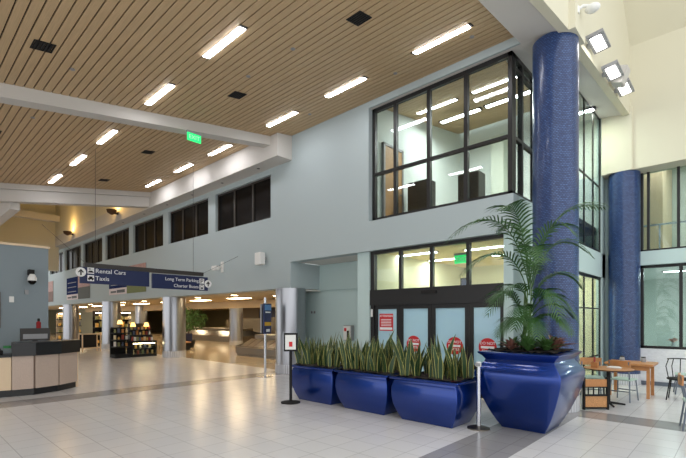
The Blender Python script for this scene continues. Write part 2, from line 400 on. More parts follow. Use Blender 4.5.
# rooms behind the glass
struct('wall_vestibule', B((-7.21, -7.1, 8.95, 13.8, 0, 3.5), (-7.21, -2.95, 13.8, 13.94, 0, 3.5)), mat('vestibule_cream', (222,214,180), .8))
struct('ceiling_vestibule', B((-7.2, -3.62, 8.95, 13.8, 3.5, 3.6), (-3.62, -2.95, 10.75, 13.8, 3.5, 3.6)), mat('vestibule_ceiling', (240,214,168), .8))
struct('wall_upper_room', B((-7.4, -7.25, 8.95, 14, 4.2, 8.3), (-7.4, -2.96, 13.8, 13.94, 4.2, 8.3), (-3.64, -3.5, 10.75, 13.8, 7.2, 8.3)), mat('upper_room_white', (218,226,222), .8))
struct('floor_upper_room', B((-7.4, -3.5, 8.95, 13.8, 4.1, 4.22), (-3.5, -2.95, 10.75, 13.8, 4.1, 4.22)), M['carpet'])
bm = bmesh.new()
k = 0
while True:
    y0 = 8.97 + k*SP; y1 = y0+SP-.02; k += 1
    if y1 > 13.8: break
    hexa(bm, [(-7.25,y0,zc(y0)),(-3.55,y0,zc(y0)),(-3.55,y1,zc(y1)),(-7.25,y1,zc(y1))], [(-7.25,y0,zc(y0)+.03),(-3.55,y0,zc(y0)+.03),(-3.55,y1,zc(y1)+.03),(-7.25,y1,zc(y1)+.03)])
struct('ceiling_upper_room', bm, M['wood'])
struct('trim_11', B((-5.95, -5.55, 13.4, 13.79, 4.22, 7.6)), mat('upper_room_pale', (206,214,200), .8))
struct('wall_concourse', B((-6, 9, 19.8, 20, 0, 7.6), (-6, -5.9, 14, 20, 0, 7.6), (-6, 9, 14, 20, 3.2, 3.3)), mat('concourse_wall', (186,196,188), .8))
struct('ceiling_concourse', B((-6, 9, 14, 20, 7.5, 7.6)), M['soffit'])

# --- baggage hall shell
struct('ceiling_hall', B((-60, -10.45, D, 28, 2.67, 2.8)), mat('hall_ceiling', (196,178,148), .8))
struct('wall_hall', B((-60, -11, 27.8, 28, 0, 2.7), (-60, -59.8, -9, 28, 0, 4)), M['sage'])
struct('wall_shop', B((-60, -36, 14.5, 14.7, 0, 2.67)), mat('shop_sage_wall', (176,172,146), .8, noise=.03))
struct('wall_hall_panel', B((-34, -11.4, 22, 22.2, 0, 2.67)), M['carpet'])
struct('trim_12', B((-46, -12, 13.2, 13.6, 2.3, 2.67)), mat('hall_beam', (200,182,152), .8))

# ================================================================== LIGHT FITTINGS
def strip_light(loc, label, rot=CA):
    t = thing('ceiling_light', label, 'light', loc, 'linear lights in the slatted ceiling')
    t.rotation_euler = (rot, 0, 0)
    obj('housing', B((-.66,.66,-.075,.075,-.004,.03)), M['matte'], t, local=True)
    obj('diffuser', B((-.60,.60,-.066,.066,-.016,-.003)), M['strip'], t, local=True)
    return t
def zl(y): return zc(y)-.006
rowA = [(-6.88,'largest and nearest linear light in the left row of the slatted ceiling'), (-9.52,'second linear light of the left row, just before the near white beam'),
        (-12.79,'linear light of the left row just past the near white beam'), (-15.34,'fourth linear light of the left row, between the two beams'), (-18.0,'last linear light of the left row, beside the far beam')]
rowB = [(-4.35,'linear light of the right row nearest the blue column, above the upper window'), (-6.91,'second linear light of the right row, above the grey blue wall'),
        (-9.29,'linear light of the right row beside the end of the white ledge'), (-12.47,'linear light of the right row just past the green exit sign'),
        (-14.94,'fifth linear light of the right row over the clerestory'), (-17.51,'farthest linear light of the right row near the far beam')]
l0 = None
for row, y in ((rowA, 4.2), (rowB, 7.48)):
    for x, lab in row:
        if l0 is None: l0 = strip_light((x, y, zl(y)), lab)
        else: dup(l0, (x, y, zl(y)), lab, rot=(CA,0,0))
for x in (-4.3, -1e9):
    if x > -100: dup(l0, (x, 4.2, zl(4.2)), 'linear light of the left row above the viewer', rot=(CA,0,0))
UR = [(-6.3, 10.6, 'leftmost linear light of the upper room ceiling behind the glass'), (-4.6, 10.6, 'linear light of the upper room nearest the glass corner')]
for x, y, lab in UR: dup(l0, (x, y, zl(y)), lab, 'linear lights of the upper room', rot=(CA,0,0))
V = [(-6.5, 9.9, 'lit strip on the entry ceiling above the left door leaf'), (-4.6, 10.2, 'lit strip on the entry ceiling above the right door leaf')]
for x, y, lab in V: dup(l0, (x, y, 3.49), lab, 'lights of the glazed entry', rot=(0,0,0))

def room_fill_light(loc, label, watts, color, group):
    t = dup(l0, loc, label, group, rot=(0,0,0))
    ld = bpy.data.lights.new('lamp', 'AREA'); ld.shape = 'RECTANGLE'; ld.size = 1.2; ld.size_y = .2; ld.energy = watts; ld.color = color  # area lamp added under the fitting to brighten the room behind glass
    lo = bpy.data.objects.new('lamp', ld); COL.objects.link(lo); lo.parent = t; lo.location = (0,0,-.03)
    return t
room_fill_light((-6.4, 11.4, 3.49), 'added strip light brightening the entry behind the left transom pane', 30, (1,.93,.8), 'lights of the glazed entry')  # extra strips put in to raise the light in the entry
room_fill_light((-4.5, 11.6, 3.49), 'added strip light brightening the entry behind the right transom pane', 30, (1,.93,.8), 'lights of the glazed entry')
room_fill_light((-3.4, 12.4, 7.1), 'added strip light high beside the upper side windows', 45, (1,.95,.8), 'added lights of the side office')  # added lamps so the side windows look into a bright room
room_fill_light((-3.6, 12.6, 3.46), 'added strip light beside the lower side windows', 45, (1,.95,.8), 'added lights of the side office')
room_fill_light((-1.2, 16.6, 3.19), 'added ceiling light left behind the lower far window', 50, (.92,1,1), 'added lights of the far lower room')  # added to light the lower room behind the far glass
room_fill_light((1.2, 16.6, 3.19), 'added ceiling light right behind the lower far window', 50, (.92,1,1), 'added lights of the far lower room')
room_fill_light((-1.6, 17, 7.48), 'ceiling light seen left through the upper far window', 70, (1,.97,.92), 'lights of the far concourse')
room_fill_light((.4, 17, 7.48), 'ceiling light seen right through the upper far window', 70, (1,.97,.92), 'lights of the far concourse')
room_fill_light((-6.0, 11.4, 7.6), 'added light brightening the upper room at left', 60, (1,.98,.95), 'added lights of the upper room')  # extra lamps added to brighten the upper room
room_fill_light((-4.6, 11.4, 7.6), 'added light brightening the upper room at right', 60, (1,.98,.95), 'added lights of the upper room')

# black square diffusers
first = None
for x, y, lab in ((-8.72,1.86,'black square ceiling vent at upper left, nearest the viewer'), (-4.87,5.63,'black square ceiling vent at top centre of the slatted ceiling'),
                  (-8.62,5.63,'black square ceiling vent beside the near white beam'), (-13.64,5.67,'black square ceiling vent between the beams beyond the exit sign'),
                  (-17.63,5.69,'black square ceiling vent close to the far beam'), (-13.64,1.86,'black square ceiling vent low at the left between the beams')):
    if first is None:
        first = thing('ceiling_vent', lab, 'vent', (x,y,zc(y)), 'black vents in the slatted ceiling'); first.rotation_euler = (CA,0,0)
        obj('grille', B(*[(-.14,.14,-.13+.052*k,-.13+.052*k+.035,-.016,.0) for k in range(5)]), M['matte'], first, local=True)
        obj('frame', B((-.16,.16,-.16,-.14,-.012,.02),(-.16,.16,.14,.16,-.012,.02),(-.16,-.14,-.14,.14,-.012,.02),(.14,.16,-.14,.14,-.012,.02),(-.14,.14,-.14,.14,.0,.02)), M['matte'], first, local=True)
    else: dup(first, (x,y,zc(y)), lab, rot=(CA,0,0))
sp = None
for x, y, w in ((-6.1,2.4,'left of the largest linear light'), (-9.3,2.45,'before the near beam at left'), (-7.7,5.3,'between the two rows of linear lights'), (-6.3,5.35,'in the middle of the slatted ceiling'),
             (-5.75,7.9,'near the top of the upper window'), (-3.9,7.9,'beside the linear light by the blue column'), (-8.6,7.9,'beside the white ledge end'), (-12.2,2.4,'just past the near beam at left')):
    lab = 'small round sprinkler cover ' + w
    if sp is None:
        sp = tag(obj('sprinkler', LT([(.045,-.012),(.045,0),(.02,.004)], seg=14), M['grey'], local=True), lab, 'sprinkler', 'sprinklers in the slatted ceiling'); sp.location = (x,y,zc(y)-.001)
    else: dup(sp, (x,y,zc(y)-.001), lab)
rd = None
for k, x in enumerate((-11.6,-13.8,-16.0,-18.2,-20.6,-23.2)):
    lab = '%s small recessed downlight under the white ledge' % ('first','second','third','fourth','fifth','sixth')[k] + ' counted from its near end'
    if rd is None:
        rd = tag(obj('downlight', LT([(.05,-.006),(.05,0),(.03,.002)], seg=14), M['bronze'], local=True), lab, 'light', 'downlights under the ledge'); rd.location = (x, 8.38, hb)
    else: dup(rd, (x, 8.38, hb), lab)
# wall flood lights in the skylight well
for x, z, lab in ((-30.5, 6.95, 'warm wall flood light in the yellow well beside the blue wall'), (-23.0, 7.0, 'warm wall flood light in the yellow well nearest the far beam')):
    t = thing('wall_flood_light', lab, 'light', (x, 8.09, z), 'flood lights of the yellow well')
    obj('bracket', B((-.05,.05,-.15,0,-.05,.05)), M['bronze'], t, local=True)
    obj('bowl', LT([(.06,-.1),(.2,.0),(.24,.14),(.2,.14),(.05,.02)], (0,-.32,0), 20), M['trunk'], t, local=True)
    obj('lens', LT([(.18,.125),(.18,.135)], (0,-.32,0), 20), M['hall_lamp'], t, local=True)
    ld = bpy.data.lights.new('lamp', 'POINT'); ld.energy = WELL_E; ld.color = (1.0,.58,.16); ld.shadow_soft_size = .2
    lo = bpy.data.objects.new('lamp', ld); COL.objects.link(lo); lo.parent = t; lo.location = (0,-.5,.45)
# LED floods on the cream bulkhead
for y, z, lab in ((9.64, 7.05, 'square lit flood light nearest the blue column on cream wall'), (10.7, 6.9, 'middle square lit flood light on cream wall above the speaker'), (11.7, 6.92, 'farthest square lit flood light on cream wall by the corner')):
    t = thing('flood_light', lab, 'light', (bx(y), y, z), 'flood lights on the cream bulkhead')
    rt = Matrix.Translation((.06,0,.14)) @ Matrix.Rotation(math.radians(-7), 4, 'Y')
    bm = B((.0,.3,-.33,.33,-.03,.03),(.06,.24,-.2,.2,.03,.07)); bm.transform(rt); obj('housing', bm, M['grey'], t, local=True)
    bm = B((.06,.24,-.26,.26,-.04,-.03)); bm.transform(rt); obj('lens', bm, M['flood'], t, local=True)
    bm = B((0.012,.1,-.05,.05,.11,.17)); obj('bracket', bm, M['grey'], t, local=True)
t = thing('spot_camera', 'white round swivel camera high on cream wall above the blue column', 'camera', (bx(8.9)+.01, 8.75, 7.43))
obj('mount', LT([(.08,-.06),(.08,.06)], (0.04,0,0), 16), M['offwhite'], t, local=True)
obj('arm', T([(.05,0,0),(.16,.05,.07),(.26,.1,.05)], .03), M['offwhite'], t, local=True)
bm = bmesh.new(); bmesh.ops.create_uvsphere(bm, u_segments=16, v_segments=10, radius=.1); bm.transform(Matrix.Translation((.3,.12,.0)) @ Matrix.Diagonal((1.3,1,.8,1))); obj('head', bm, M['offwhite'], t, local=True, smooth=True)
t = thing('wall_speaker', 'beige box speaker on cream wall between flood lights', 'speaker', (bx(11.4)+.01, 11.25, 7.2))
obj('bracket', B((0,.12,-.03,.03,-.03,.03)), M['grey'], t, local=True)
bm = B((.1,.34,-.16,.16,-.16,.2), bevel=.01); bm.transform(Matrix.Rotation(math.radians(18),4,'Y')); obj('cabinet', bm, M['white'], t, local=True)

# hall ceiling lights (warm)
hl = None
def hall_light(x, y, lab, r=.13, lon=False):
    global hl
    if hl is None:
        hl = thing('recessed_light', lab, 'light', (x,y,2.668), 'warm recessed lights of the baggage hall')
        obj('trim_ring', LT([(r+.03,-.012),(r+.03,0),(r,0)], seg=18), M['offwhite'], hl, local=True)
        obj('lens', LT([(r,-.014),(r,-.002)], seg=18), M['hall_lamp'], hl, local=True)
        return hl
    return dup(hl, (x,y,2.668), lab)
names = ('nearest the first steel column','second from the first column','third from the first column','fourth from the first column','fifth from the first column','sixth from the first column','seventh from the first column','last toward the blue wall')
for k in range(8): hall_light(-12.0-2.9*k, 9.6, 'warm recessed downlight at the edge of the hall, ' + names[k])
tl = None
i = 0
for y in (11.2, 15.2, 18.6):
    for x in (-13.5,-17,-20.5,-24,-28,-32,-36,-40,-45):  # farthest panels added where the hall lacked light
        i += 1
        lab = 'warm rectangular ceiling panel in the baggage hall'
        if tl is None:
            tl = thing('ceiling_panel_light', lab, 'light', (x,y,2.668), 'rectangular panels of the hall ceiling')
            obj('frame', B((-.65,.65,-.35,.35,-.012,0)), M['offwhite'], tl, local=True)
            obj('lens', B((-.58,.58,-.28,.28,-.02,-.011)), M['hall_lamp'], tl, local=True)
        else: dup(tl, (x,y,2.668), lab)

# ================================================================== COLUMNS
def column(label, x, y, r, h, m, cat, base=True, group=None, name='column'):
    t = thing(name, label, cat, (x,y,0), group)
    o = obj('shaft', LT([(r,.0 if not base else .28),(r,h)], seg=64), M[m], t, local=True); auto(o, 40)
    if base:
        o = obj('base', LT([(r+.012,0),(r+.012,.29)], seg=64), M['base_white'], t, local=True); auto(o, 40)
    return t
column('tall blue mosaic column nearest the viewer, behind the large urn planter', -2.66, 8.88, .405, 7.07, 'tile_blue', 'column', group='blue mosaic columns')
column('blue mosaic column farther back beside the cafe windows', -2.33, 13.56, .36, 5.6, 'tile_blue', 'column', group='blue mosaic columns')
struct('trim_13', B((-2.66, -2.1, 13.2, 13.27, 5.6, 7.24)), M['cream'])
for x, lab in ((-10.68,'brushed steel column nearest the blue planters at the hall opening'), (-18.8,'brushed steel column beside the gift display'), (-26.6,'brushed steel column left of the gift display'), (-34.4,'farthest brushed steel column next to the blue wall')):
    column(lab, x, 8.98, .49, 2.69, 'steel', 'column', group='steel columns along the hall opening')
for x, y, lab in ((-24.0, 15.6, 'slim steel column inside the baggage hall by the carousels'), (-33.0, 13.2, 'slim steel column behind the gift display')):
    column(lab, x, y, .42, 2.67, 'steel', 'column', group='inner hall columns')

# ================================================================== ENTRANCE DOORS
d = sroot('door_1'); y = 8.85
bm = B((-7.2,-3.5,y-.09,y+.06,2.08,2.48), (-7.2,-7.08,y-.06,y+.06,0,3.5), (-3.62,-3.5,y-.06,y+.06,0,3.5), (-7.08,-3.62,y-.06,y+.06,3.42,3.5),
       *[(x-.04,x+.04,y-.05,y+.05,2.48,3.42) for x in (-6.26,-5.37,-4.44)])
struct('frame', bm, M['black'], d)
struct('transom_pane', B((-7.08,-3.62,y-.006,y+.006,2.48,3.42)), M['glass'], d)
for x0, x1 in ((-7.08,-6.28),(-6.28,-5.37),(-5.37,-4.42),(-4.42,-3.62)):
    bm = B((x0+.005,x0+.1,y-.03,y+.03,.02,2.08),(x1-.1,x1-.005,y-.03,y+.03,.02,2.08),(x0+.1,x1-.1,y-.03,y+.03,1.98,2.08),(x0+.1,x1-.1,y-.03,y+.03,.02,.2),(x0+.1,x1-.1,y-.025,y+.025,.62,.72))
    lf = struct('door_leaf', bm, M['black'], d)
    struct('pane', B((x0+.1,x1-.1,y-.008,y+.008,.2,1.98)), M['frost'], lf)
struct('sensor', B((-5.6,-5.2,y-.13,y-.09,2.33,2.4)), M['matte'], d)
def wall_box(name, label, cat, boxes, m):
    return tag(obj(name, B(*boxes, bevel=.004), m), label, cat)
wall_box('door_switch', 'small white switch plate on black door frame at left', 'switch', [(-7.18,-7.12,y-.085,y-.061,1.78,1.98)], M['offwhite'])
wall_box('door_switch', 'small white switch plate on black door frame behind the palm', 'switch', [(-3.6,-3.54,y-.085,y-.061,1.86,2.04)], M['offwhite'])
t = thing('notice_sign', 'square red notice with white lettering on the left door pane', 'sign', (-6.72, y-.03, 1.42), 'door signs')
obj('board', B((-6.93,-6.5,y-.022,y-.009,1.42,1.86)), M['signred'], t)
text('lettering', 'ATTENTION', .075, M['signwhite'], t, (-6.715,y-.024,1.80), (math.pi/2,0,0), 'CENTER')
obj('text_lines', B(*[(-6.88,-6.55,y-.026,y-.0225,1.545+.04*k,1.56+.04*k) for k in range(5)], (-6.91,-6.52,y-.026,y-.0225,1.45,1.51)), M['signwhite'], t)
for x, lab in ((-5.88,'round red no-entry sign on the second door pane'), (-4.78,'round red no-entry sign on the third door pane'), (-4.0,'round red no-entry sign on the right door pane beside the urn')):
    t = thing('round_sign', lab, 'sign', (x, y-.03, .92), 'round door signs')
    bm = LT([(.2,-.006),(.2,.006)], seg=32); bm.transform(Matrix.Translation((x,y-.016,1.12)) @ Matrix.Rotation(math.pi/2,4,'X')); obj('disc', bm, M['signred'], t)
    obj('bar', B((x-.15,x+.15,y-.026,y-.0225,1.095,1.145)), M['signwhite'], t)
    text('lettering', 'DO NOT', .085, M['signwhite'], t, (x,y-.024,1.205), (math.pi/2,0,0), 'CENTER')
    text('lettering', 'ENTER', .085, M['signwhite'], t, (x,y-.024,1.035), (math.pi/2,0,0), 'CENTER')
def exit_sign(loc, rot, lab):
    t = thing('exit_sign', lab, 'sign', loc, 'exit signs')
    obj('mount', B((-.2,.2,-.03,.03,.2,.25)), M['grey'], t, local=True)
    obj('panel', B((-.19,.19,-.012,.012,0,.2)), M['exit'], t, local=True)
    for sgn, rz in ((-1,0),(1,math.pi)):
        text('lettering', 'EXIT', .15, M['signwhite'], t, tuple(Vector(loc)+Vector((0,sgn*.013,.1))), (math.pi/2,0,rz), 'CENTER')
    t.rotation_euler = rot
    return t
exit_sign((-5.0, 9.6, 3.08), (0,0,0), 'lit green exit sign under the entry ceiling behind the transom')
exit_sign((-10.5, 5.55, 6.36), (0,0,math.pi/2), 'lit green exit sign hung on the near white beam')

# room furniture behind the upper glass
t = thing('room_door', 'tan wood door in the upper room behind the glass', 'door', (-7.2, 10.2, 4.22))
obj('leaf', B((-7.24,-7.19,9.4,10.2,4.23,6.5)), M['tan'], t); obj('door_frame', B((-7.25,-7.17,9.33,9.4,4.22,6.57),(-7.25,-7.17,10.2,10.27,4.22,6.57),(-7.25,-7.17,9.33,10.27,6.5,6.57)), M['grey'], t)
obj('handle', T([(-7.19,10.12,5.25),(-7.13,10.12,5.25),(-7.13,10.0,5.25)], .012), M['chrome'], t)
for x0,x1,yy,z1,lab in ((-6.99,-6.32,10.2,5.58,'dark slatted cabinet at left in the upper room behind the glass'), (-5.58,-5.0,10.5,5.57,'dark slatted cabinet at right in the upper room behind the glass')):
    t = thing('slatted_cabinet', lab, 'cabinet', ((x0+x1)/2, yy+.2, 4.22)); obj('body', B((x0,x1,yy,yy+.4,4.23,z1)), M['black'], t)
    obj('slats', B((x0+.02,x1-.02,yy-.01,yy,4.3,z1-.02), *[(x0+.04,x1-.04,yy-.02,yy-.01,4.35+.1*k,4.4+.1*k) for k in range(int((z1-4.45)/.1))]), M['bronze'], t)
t = thing('picture_frame', 'tall dark frame on the cream entry wall behind the transom', 'frame', (-6.3,12.8,1.9))
obj('border', B((-6.75,-6.7,12.85,12.89,1.2,3.05),(-6.45,-6.4,12.85,12.89,1.2,3.05),(-6.7,-6.45,12.85,12.89,3.0,3.05)), M['matte'], t); obj('panel', B((-6.7,-6.45,12.87,12.89,1.2,3.0)), M['signblue'], t)

# ================================================================== RECESS AND WALL FITTINGS
t = thing('emergency_cabinet', 'white wall cabinet with red symbol in the recess', 'cabinet', (-8.9, 9.9, 1.0))
obj('body', B((-9.13,-8.8,9.8,9.95,1.05,1.52), bevel=.01), M['grey'], t); obj('door', B((-9.11,-8.82,9.785,9.8,1.07,1.5)), M['offwhite'], t)
obj('symbol', B((-9.07,-8.98,9.78,9.785,1.34,1.44)), M['signred'], t); obj('window', B((-8.96,-8.87,9.78,9.785,1.1,1.36)), M['matte'], t)
t = thing('wall_plate', 'small pale double plate on the wall beside the first steel column', 'switch', (-11.05,9.93,1.9))
obj('plate', B((-10.75,-10.68,9.93,9.949,1.9,1.99),(-10.62,-10.55,9.93,9.949,1.9,1.99)), M['grey'], t); obj('button', B((-10.73,-10.70,9.925,9.93,1.93,1.96),(-10.6,-10.57,9.925,9.93,1.93,1.96)), M['matte'], t)
t = thing('wall_speaker', 'white box speaker on the grey blue wall right of the hanging sign', 'speaker', (-11.6, F, 3.6))
obj('bracket', B((-11.66,-11.54,F-.1,F,3.66,3.76)), M['grey'], t); obj('cabinet', B((-11.78,-11.45,F-.3,F-.1,3.5,3.9), bevel=.015), M['offwhite'], t)
t = thing('security_camera', 'white bracket camera on the grey blue wall beside the hanging sign', 'camera', (-14.2, F, 3.6))
obj('mount', B((-14.28,-14.12,F-.04,F,3.45,3.85)), M['offwhite'], t); obj('arm', T([(-14.2,F-.04,3.65),(-14.2,F-.2,3.62)], .03), M['offwhite'], t)
obj('housing', B((-14.45,-14.1,F-.34,F-.18,3.52,3.68), bevel=.02), M['offwhite'], t)
t = thing('dome_camera', 'white dome camera with black dome on the low blue wall', 'camera', (-13.6, 2.62, 2.6))
obj('bracket', B((-13.6,-13.42,2.56,2.68,2.86,3.0)), M['matte'], t)
obj('housing', LT([(.05,.12),(.1,.02),(.1,-.05)], (-13.38,2.62,2.76), 20), M['offwhite'], t)
bm = bmesh.new(); bmesh.ops.create_uvsphere(bm, u_segments=18, v_segments=12, radius=.09); bm.transform(Matrix.Translation((-13.38,2.62,2.7))); obj('dome', bm, M['darkglass'], t, smooth=True)
wall_box('junction_box', 'small grey box under the dome camera', 'box', [(-13.6,-13.55,2.5,2.58,2.36,2.48)], M['grey'])
wall_box('wall_switch', 'white switch plate on the low blue wall', 'switch', [(-13.6,-13.585,2.18,2.28,2.15,2.3)], M['offwhite'])
t = thing('wall_monitor', 'dark framed panel on the blue wall at left edge', 'screen', (-13.58,1.85,1.6)); obj('frame', B((-13.6,-13.56,1.4,2.0,1.5,2.4)), M['trunk'], t); obj('screen', B((-13.56,-13.555,1.44,1.96,1.55,2.35)), M['darkglass'], t)

# posters on the facade
def poster(x0, x1, z0, z1, lab, photo):
    t = thing('poster', lab, 'poster', ((x0+x1)/2, F-.02, z0), 'wide posters on the long wall'); xm = x0+(x1-x0)*.52; zz = z0+(z1-z0)*.24
    obj('board', B((x0,x1,F-.03,F-.004,z0,z1)), M['grey'], t)
    obj('blue_field', B((x0,xm,F-.036,F-.03,zz,z1)), M['posternavy'], t)
    obj('caption_strip', B((x0,xm,F-.036,F-.03,z0,zz)), mat('caption_pink_white', (214,200,198), .6), t)
    obj('photo_sky', B((xm,x1,F-.036,F-.03,z0+(z1-z0)*.5,z1)), mat('photo_pink_stone', (176,138,130), .6, noise=.6, scale=(3,3,4)), t)
    obj('photo_lawn', B((xm,x1,F-.036,F-.03,z0,z0+(z1-z0)*.5)), mat('photo_lawn', photo, .6, noise=.4, scale=(3,3,3)), t)
    w = xm-x0
    obj('text_lines', B(*[(x0+.1*w,x0+.85*w,F-.04,F-.036,zz+.16+.3*k,zz+.2+.3*k) for k in range(3)]), M['grey'], t)
    obj('caption_text', B((x0+.1*w,x0+.42*w,F-.04,F-.036,z0+.1,z0+.2),(x0+.46*w,x0+.9*w,F-.04,F-.036,z0+.08,z0+.24)), M['bronze'], t)
poster(-25.9,-21.0,3.02,4.42,'wide blue and pink poster behind the hanging sign',(104,112,48))
poster(-34.0,-29.2,2.97,4.45,'wide blue poster with dark lawn photo left of the hanging sign',(64,64,52))
poster(-41.5,-37.5,2.97,4.5,'farthest poster just clear of the low blue wall',(120,90,80))

# ================================================================== HANGING SIGN
t = thing('hanging_sign', 'long blue overhead direction sign with white lettering', 'sign', (-14.05, 5.9, 2.7))
obj('housing', B((-14.14,-13.98,4.0,7.75,3.23,3.36)), M['bronze'], t)
p = obj('left_panel', B((-14.06,-14.0,3.88,5.86,2.76,3.24)), M['signblue'], t)
q = obj('right_panel', B((-14.06,-14.0,5.95,7.93,2.72,3.2)), M['signblue'], t)
RX = (math.pi/2, 0, math.pi/2)
text('lettering', 'Rental Cars', .18, M['signwhite'], p, (-13.996,4.28,3.14), RX)
text('lettering', 'Taxis', .18, M['signwhite'], p, (-13.996,4.28,2.92), RX)
def arrow_disc(par, yy, zz):
    bm = LT([(.135,-.006),(.135,.006)], seg=28); bm.transform(Matrix.Translation((-13.992,yy,zz)) @ Matrix.Rotation(math.pi/2,4,'Y')); obj('arrow_disc', bm, M['signwhite'], par)
    bm = B((-13.985,-13.98,yy-.018,yy+.018,zz-.09,zz+.04)); hexa(bm, [(-13.985,yy-.075,zz+.0),(-13.985,yy-.05,zz-.02),(-13.985,yy,zz+.05),(-13.985,yy,zz+.09)], [(-13.98,yy-.075,zz+.0),(-13.98,yy-.05,zz-.02),(-13.98,yy,zz+.05),(-13.98,yy,zz+.09)])
    hexa(bm, [(-13.985,yy,zz+.09),(-13.985,yy,zz+.05),(-13.985,yy+.05,zz-.02),(-13.985,yy+.075,zz+.0)], [(-13.98,yy,zz+.09),(-13.98,yy,zz+.05),(-13.98,yy+.05,zz-.02),(-13.98,yy+.075,zz+.0)])
    obj('arrow', bm, M['matte'], par)
arrow_disc(p, 3.9, 3.08)
def picto(par, yy, zz, kind):
    s = .088; pc = obj('pictogram', B((-13.998,-13.993,yy-s,yy+s,zz-s,zz+s)), M['signwhite'], par)
    X0, X1 = -13.993, -13.99
    if kind == 'car': bm = B((X0,X1,yy-.075,yy+.075,zz-.04,zz+.005),(X0,X1,yy-.045,yy+.045,zz+.005,zz+.05),(X0,X1,yy-.06,yy-.03,zz-.065,zz-.04),(X0,X1,yy+.03,yy+.06,zz-.065,zz-.04))
    elif kind == 'key': bm = B((X0,X1,yy-.075,yy+.075,zz-.06,zz-.03),(X0,X1,yy-.05,yy+.05,zz-.03,zz+.0),(X0,X1,yy-.06,yy+.0,zz+.03,zz+.06),(X0,X1,yy+.0,yy+.07,zz+.04,zz+.05))
    elif kind == 'bus': bm = B((X0,X1,yy-.05,yy+.05,zz-.06,zz-.01),(X0,X1,yy-.05,yy-.04,zz-.01,zz+.07),(X0,X1,yy+.04,yy+.05,zz-.01,zz+.07),(X0,X1,yy-.05,yy+.05,zz+.055,zz+.07))
    else: bm = B((X0,X1,yy-.05,yy-.02,zz-.07,zz+.07),(X0,X1,yy-.02,yy+.04,zz+.05,zz+.07),(X0,X1,yy-.02,yy+.04,zz-.01,zz+.01),(X0,X1,yy+.03,yy+.05,zz+.0,zz+.06))
    obj('symbol', bm, M['matte'], par)
def icon_in(par, yy, zz, kind): picto(par, yy, zz, kind)
icon_in(p, 4.16, 3.14, 'key'); icon_in(p, 4.16, 2.92, 'car'); icon_in(q, 7.69, 3.05, 'park'); icon_in(q, 7.69, 2.84, 'bus')
text('lettering', 'Long Term Parking', .155, M['signwhite'], q, (-13.996,7.57,3.05), RX, 'RIGHT')
text('lettering', 'Charter Buses', .155, M['signwhite'], q, (-13.996,7.57,2.84), RX, 'RIGHT')
arrow_disc(q, 7.93, 2.97)
for yy in (4.3, 7.4): obj('cable', T([(-14.06,yy,3.3),(-14.06,yy,zc(yy)+.01)], .006, 6), M['bronze'], t)
obj('stay_wire', T([(-14.06,7.7,3.3),(-13.2,F,3.95)], .006, 6), M['bronze'], t)
obj('stay_wire', T([(-14.06,4.1,3.3),(-15.6,3.3,4.6)], .005, 6), M['bronze'], t)

# ================================================================== INFORMATION COUNTER
t = thing('information_counter', 'curved service counter with granite front panels and black top', 'counter', (-12.6,2.5,0))
front = [(-12.25,.6),(-12.05,1.45),(-11.9,1.95),(-11.84,2.35),(-12.0,2.85),(-12.36,3.33)]
def off(pts, dd):
    out = []
    for i, p in enumerate(pts):
        a = Vector(pts[max(i-1,0)]); b = Vector(pts[min(i+1,len(pts)-1)]); tt = (b-a).normalized(); nn = Vector((tt.y,-tt.x))
        out.append(tuple(Vector(p)+nn*dd))
    return out
def band(bm, pts, d0, d1, z0, z1):
    a, b = off(pts, d0), off(pts, d1)
    for i in range(len(pts)-1):
        hexa(bm, [(*a[i],z0),(*b[i],z0),(*b[i+1],z0),(*a[i+1],z0)], [(*a[i],z1),(*b[i],z1),(*b[i+1],z1),(*a[i+1],z1)])
bm = bmesh.new(); band(bm, front, -.5, 0, 0, .15); obj('kick_base', bm, M['counterblack'], t)
bm = bmesh.new(); band(bm, front[:3], -.5, .03, .15, .88); obj('desk_front', bm, M['laminate'], t)
bm = bmesh.new(); band(bm, front[:3], -.75, .06, .88, .92); obj('desk_top', bm, M['counterblack'], t)
for i in (2,3,4):
    a, b = Vector(front[i]), Vector(front[i+1]); a2 = a+(b-a)*.02; b2 = b-(b-a)*.02
    bm = bmesh.new(); band(bm, [tuple(a2),tuple(b2)], -.3, .05, .15, .9); obj('granite_panel', bm, M['granite'], t)
bm = bmesh.new(); band(bm, front[2:], -.35, .12, .9, 1.17); obj('fascia', bm, M['counterblack'], t)
bm = bmesh.new(); band(bm, front[2:], -.5, .14, 1.17, 1.2); obj('counter_top', bm, M['counterblack'], t)
bm = B((-12.95,-12.4,3.33,3.4,0,.95)); obj('end_panel', bm, M['laminate'], t)
t = thing('desk_monitor', 'small dark screen standing behind the counter fascia', 'screen', (-12.6,2.5,1.2))
obj('stand', B((-12.75,-12.7,2.5,2.6,.92,1.2)), M['matte'], t); obj('screen', B((-12.74,-12.68,2.25,2.85,1.2,1.5)), M['bronze'], t); obj('display', B((-12.679,-12.675,2.3,2.8,1.24,1.36)), M['grey'], t)
t = thing('hand_sanitizer', 'small red topped bottle on the dark screen of the counter', 'bottle', (-12.7,2.62,1.5)); obj('bottle', LT([(.05,0),(.05,.14),(.02,.17)], (-12.71,2.62,1.5), 14), M['redcloth'], t); obj('cap', LT([(.025,.17),(.03,.21),(.02,.24)], (-12.71,2.62,1.5), 12), M['matte'], t)
t = thing('keyboard_tray', 'black equipment box on the low desk at left edge', 'equipment', (-12.5,1.5,.92)); obj('body', B((-12.6,-12.2,1.2,1.85,.92,1.02), bevel=.01), M['matte'], t); obj('cover', B((-12.58,-12.25,1.5,1.82,1.02,1.06)), M['bronze'], t)
tag(obj('tape_roll', LT([(.04,0),(.11,0),(.11,.05),(.04,.05)], (-12.35,1.98,1.06), 20), mat('green_plastic', (40,130,60), .5)), 'small green object on the low desk behind the counter', 'desk item')

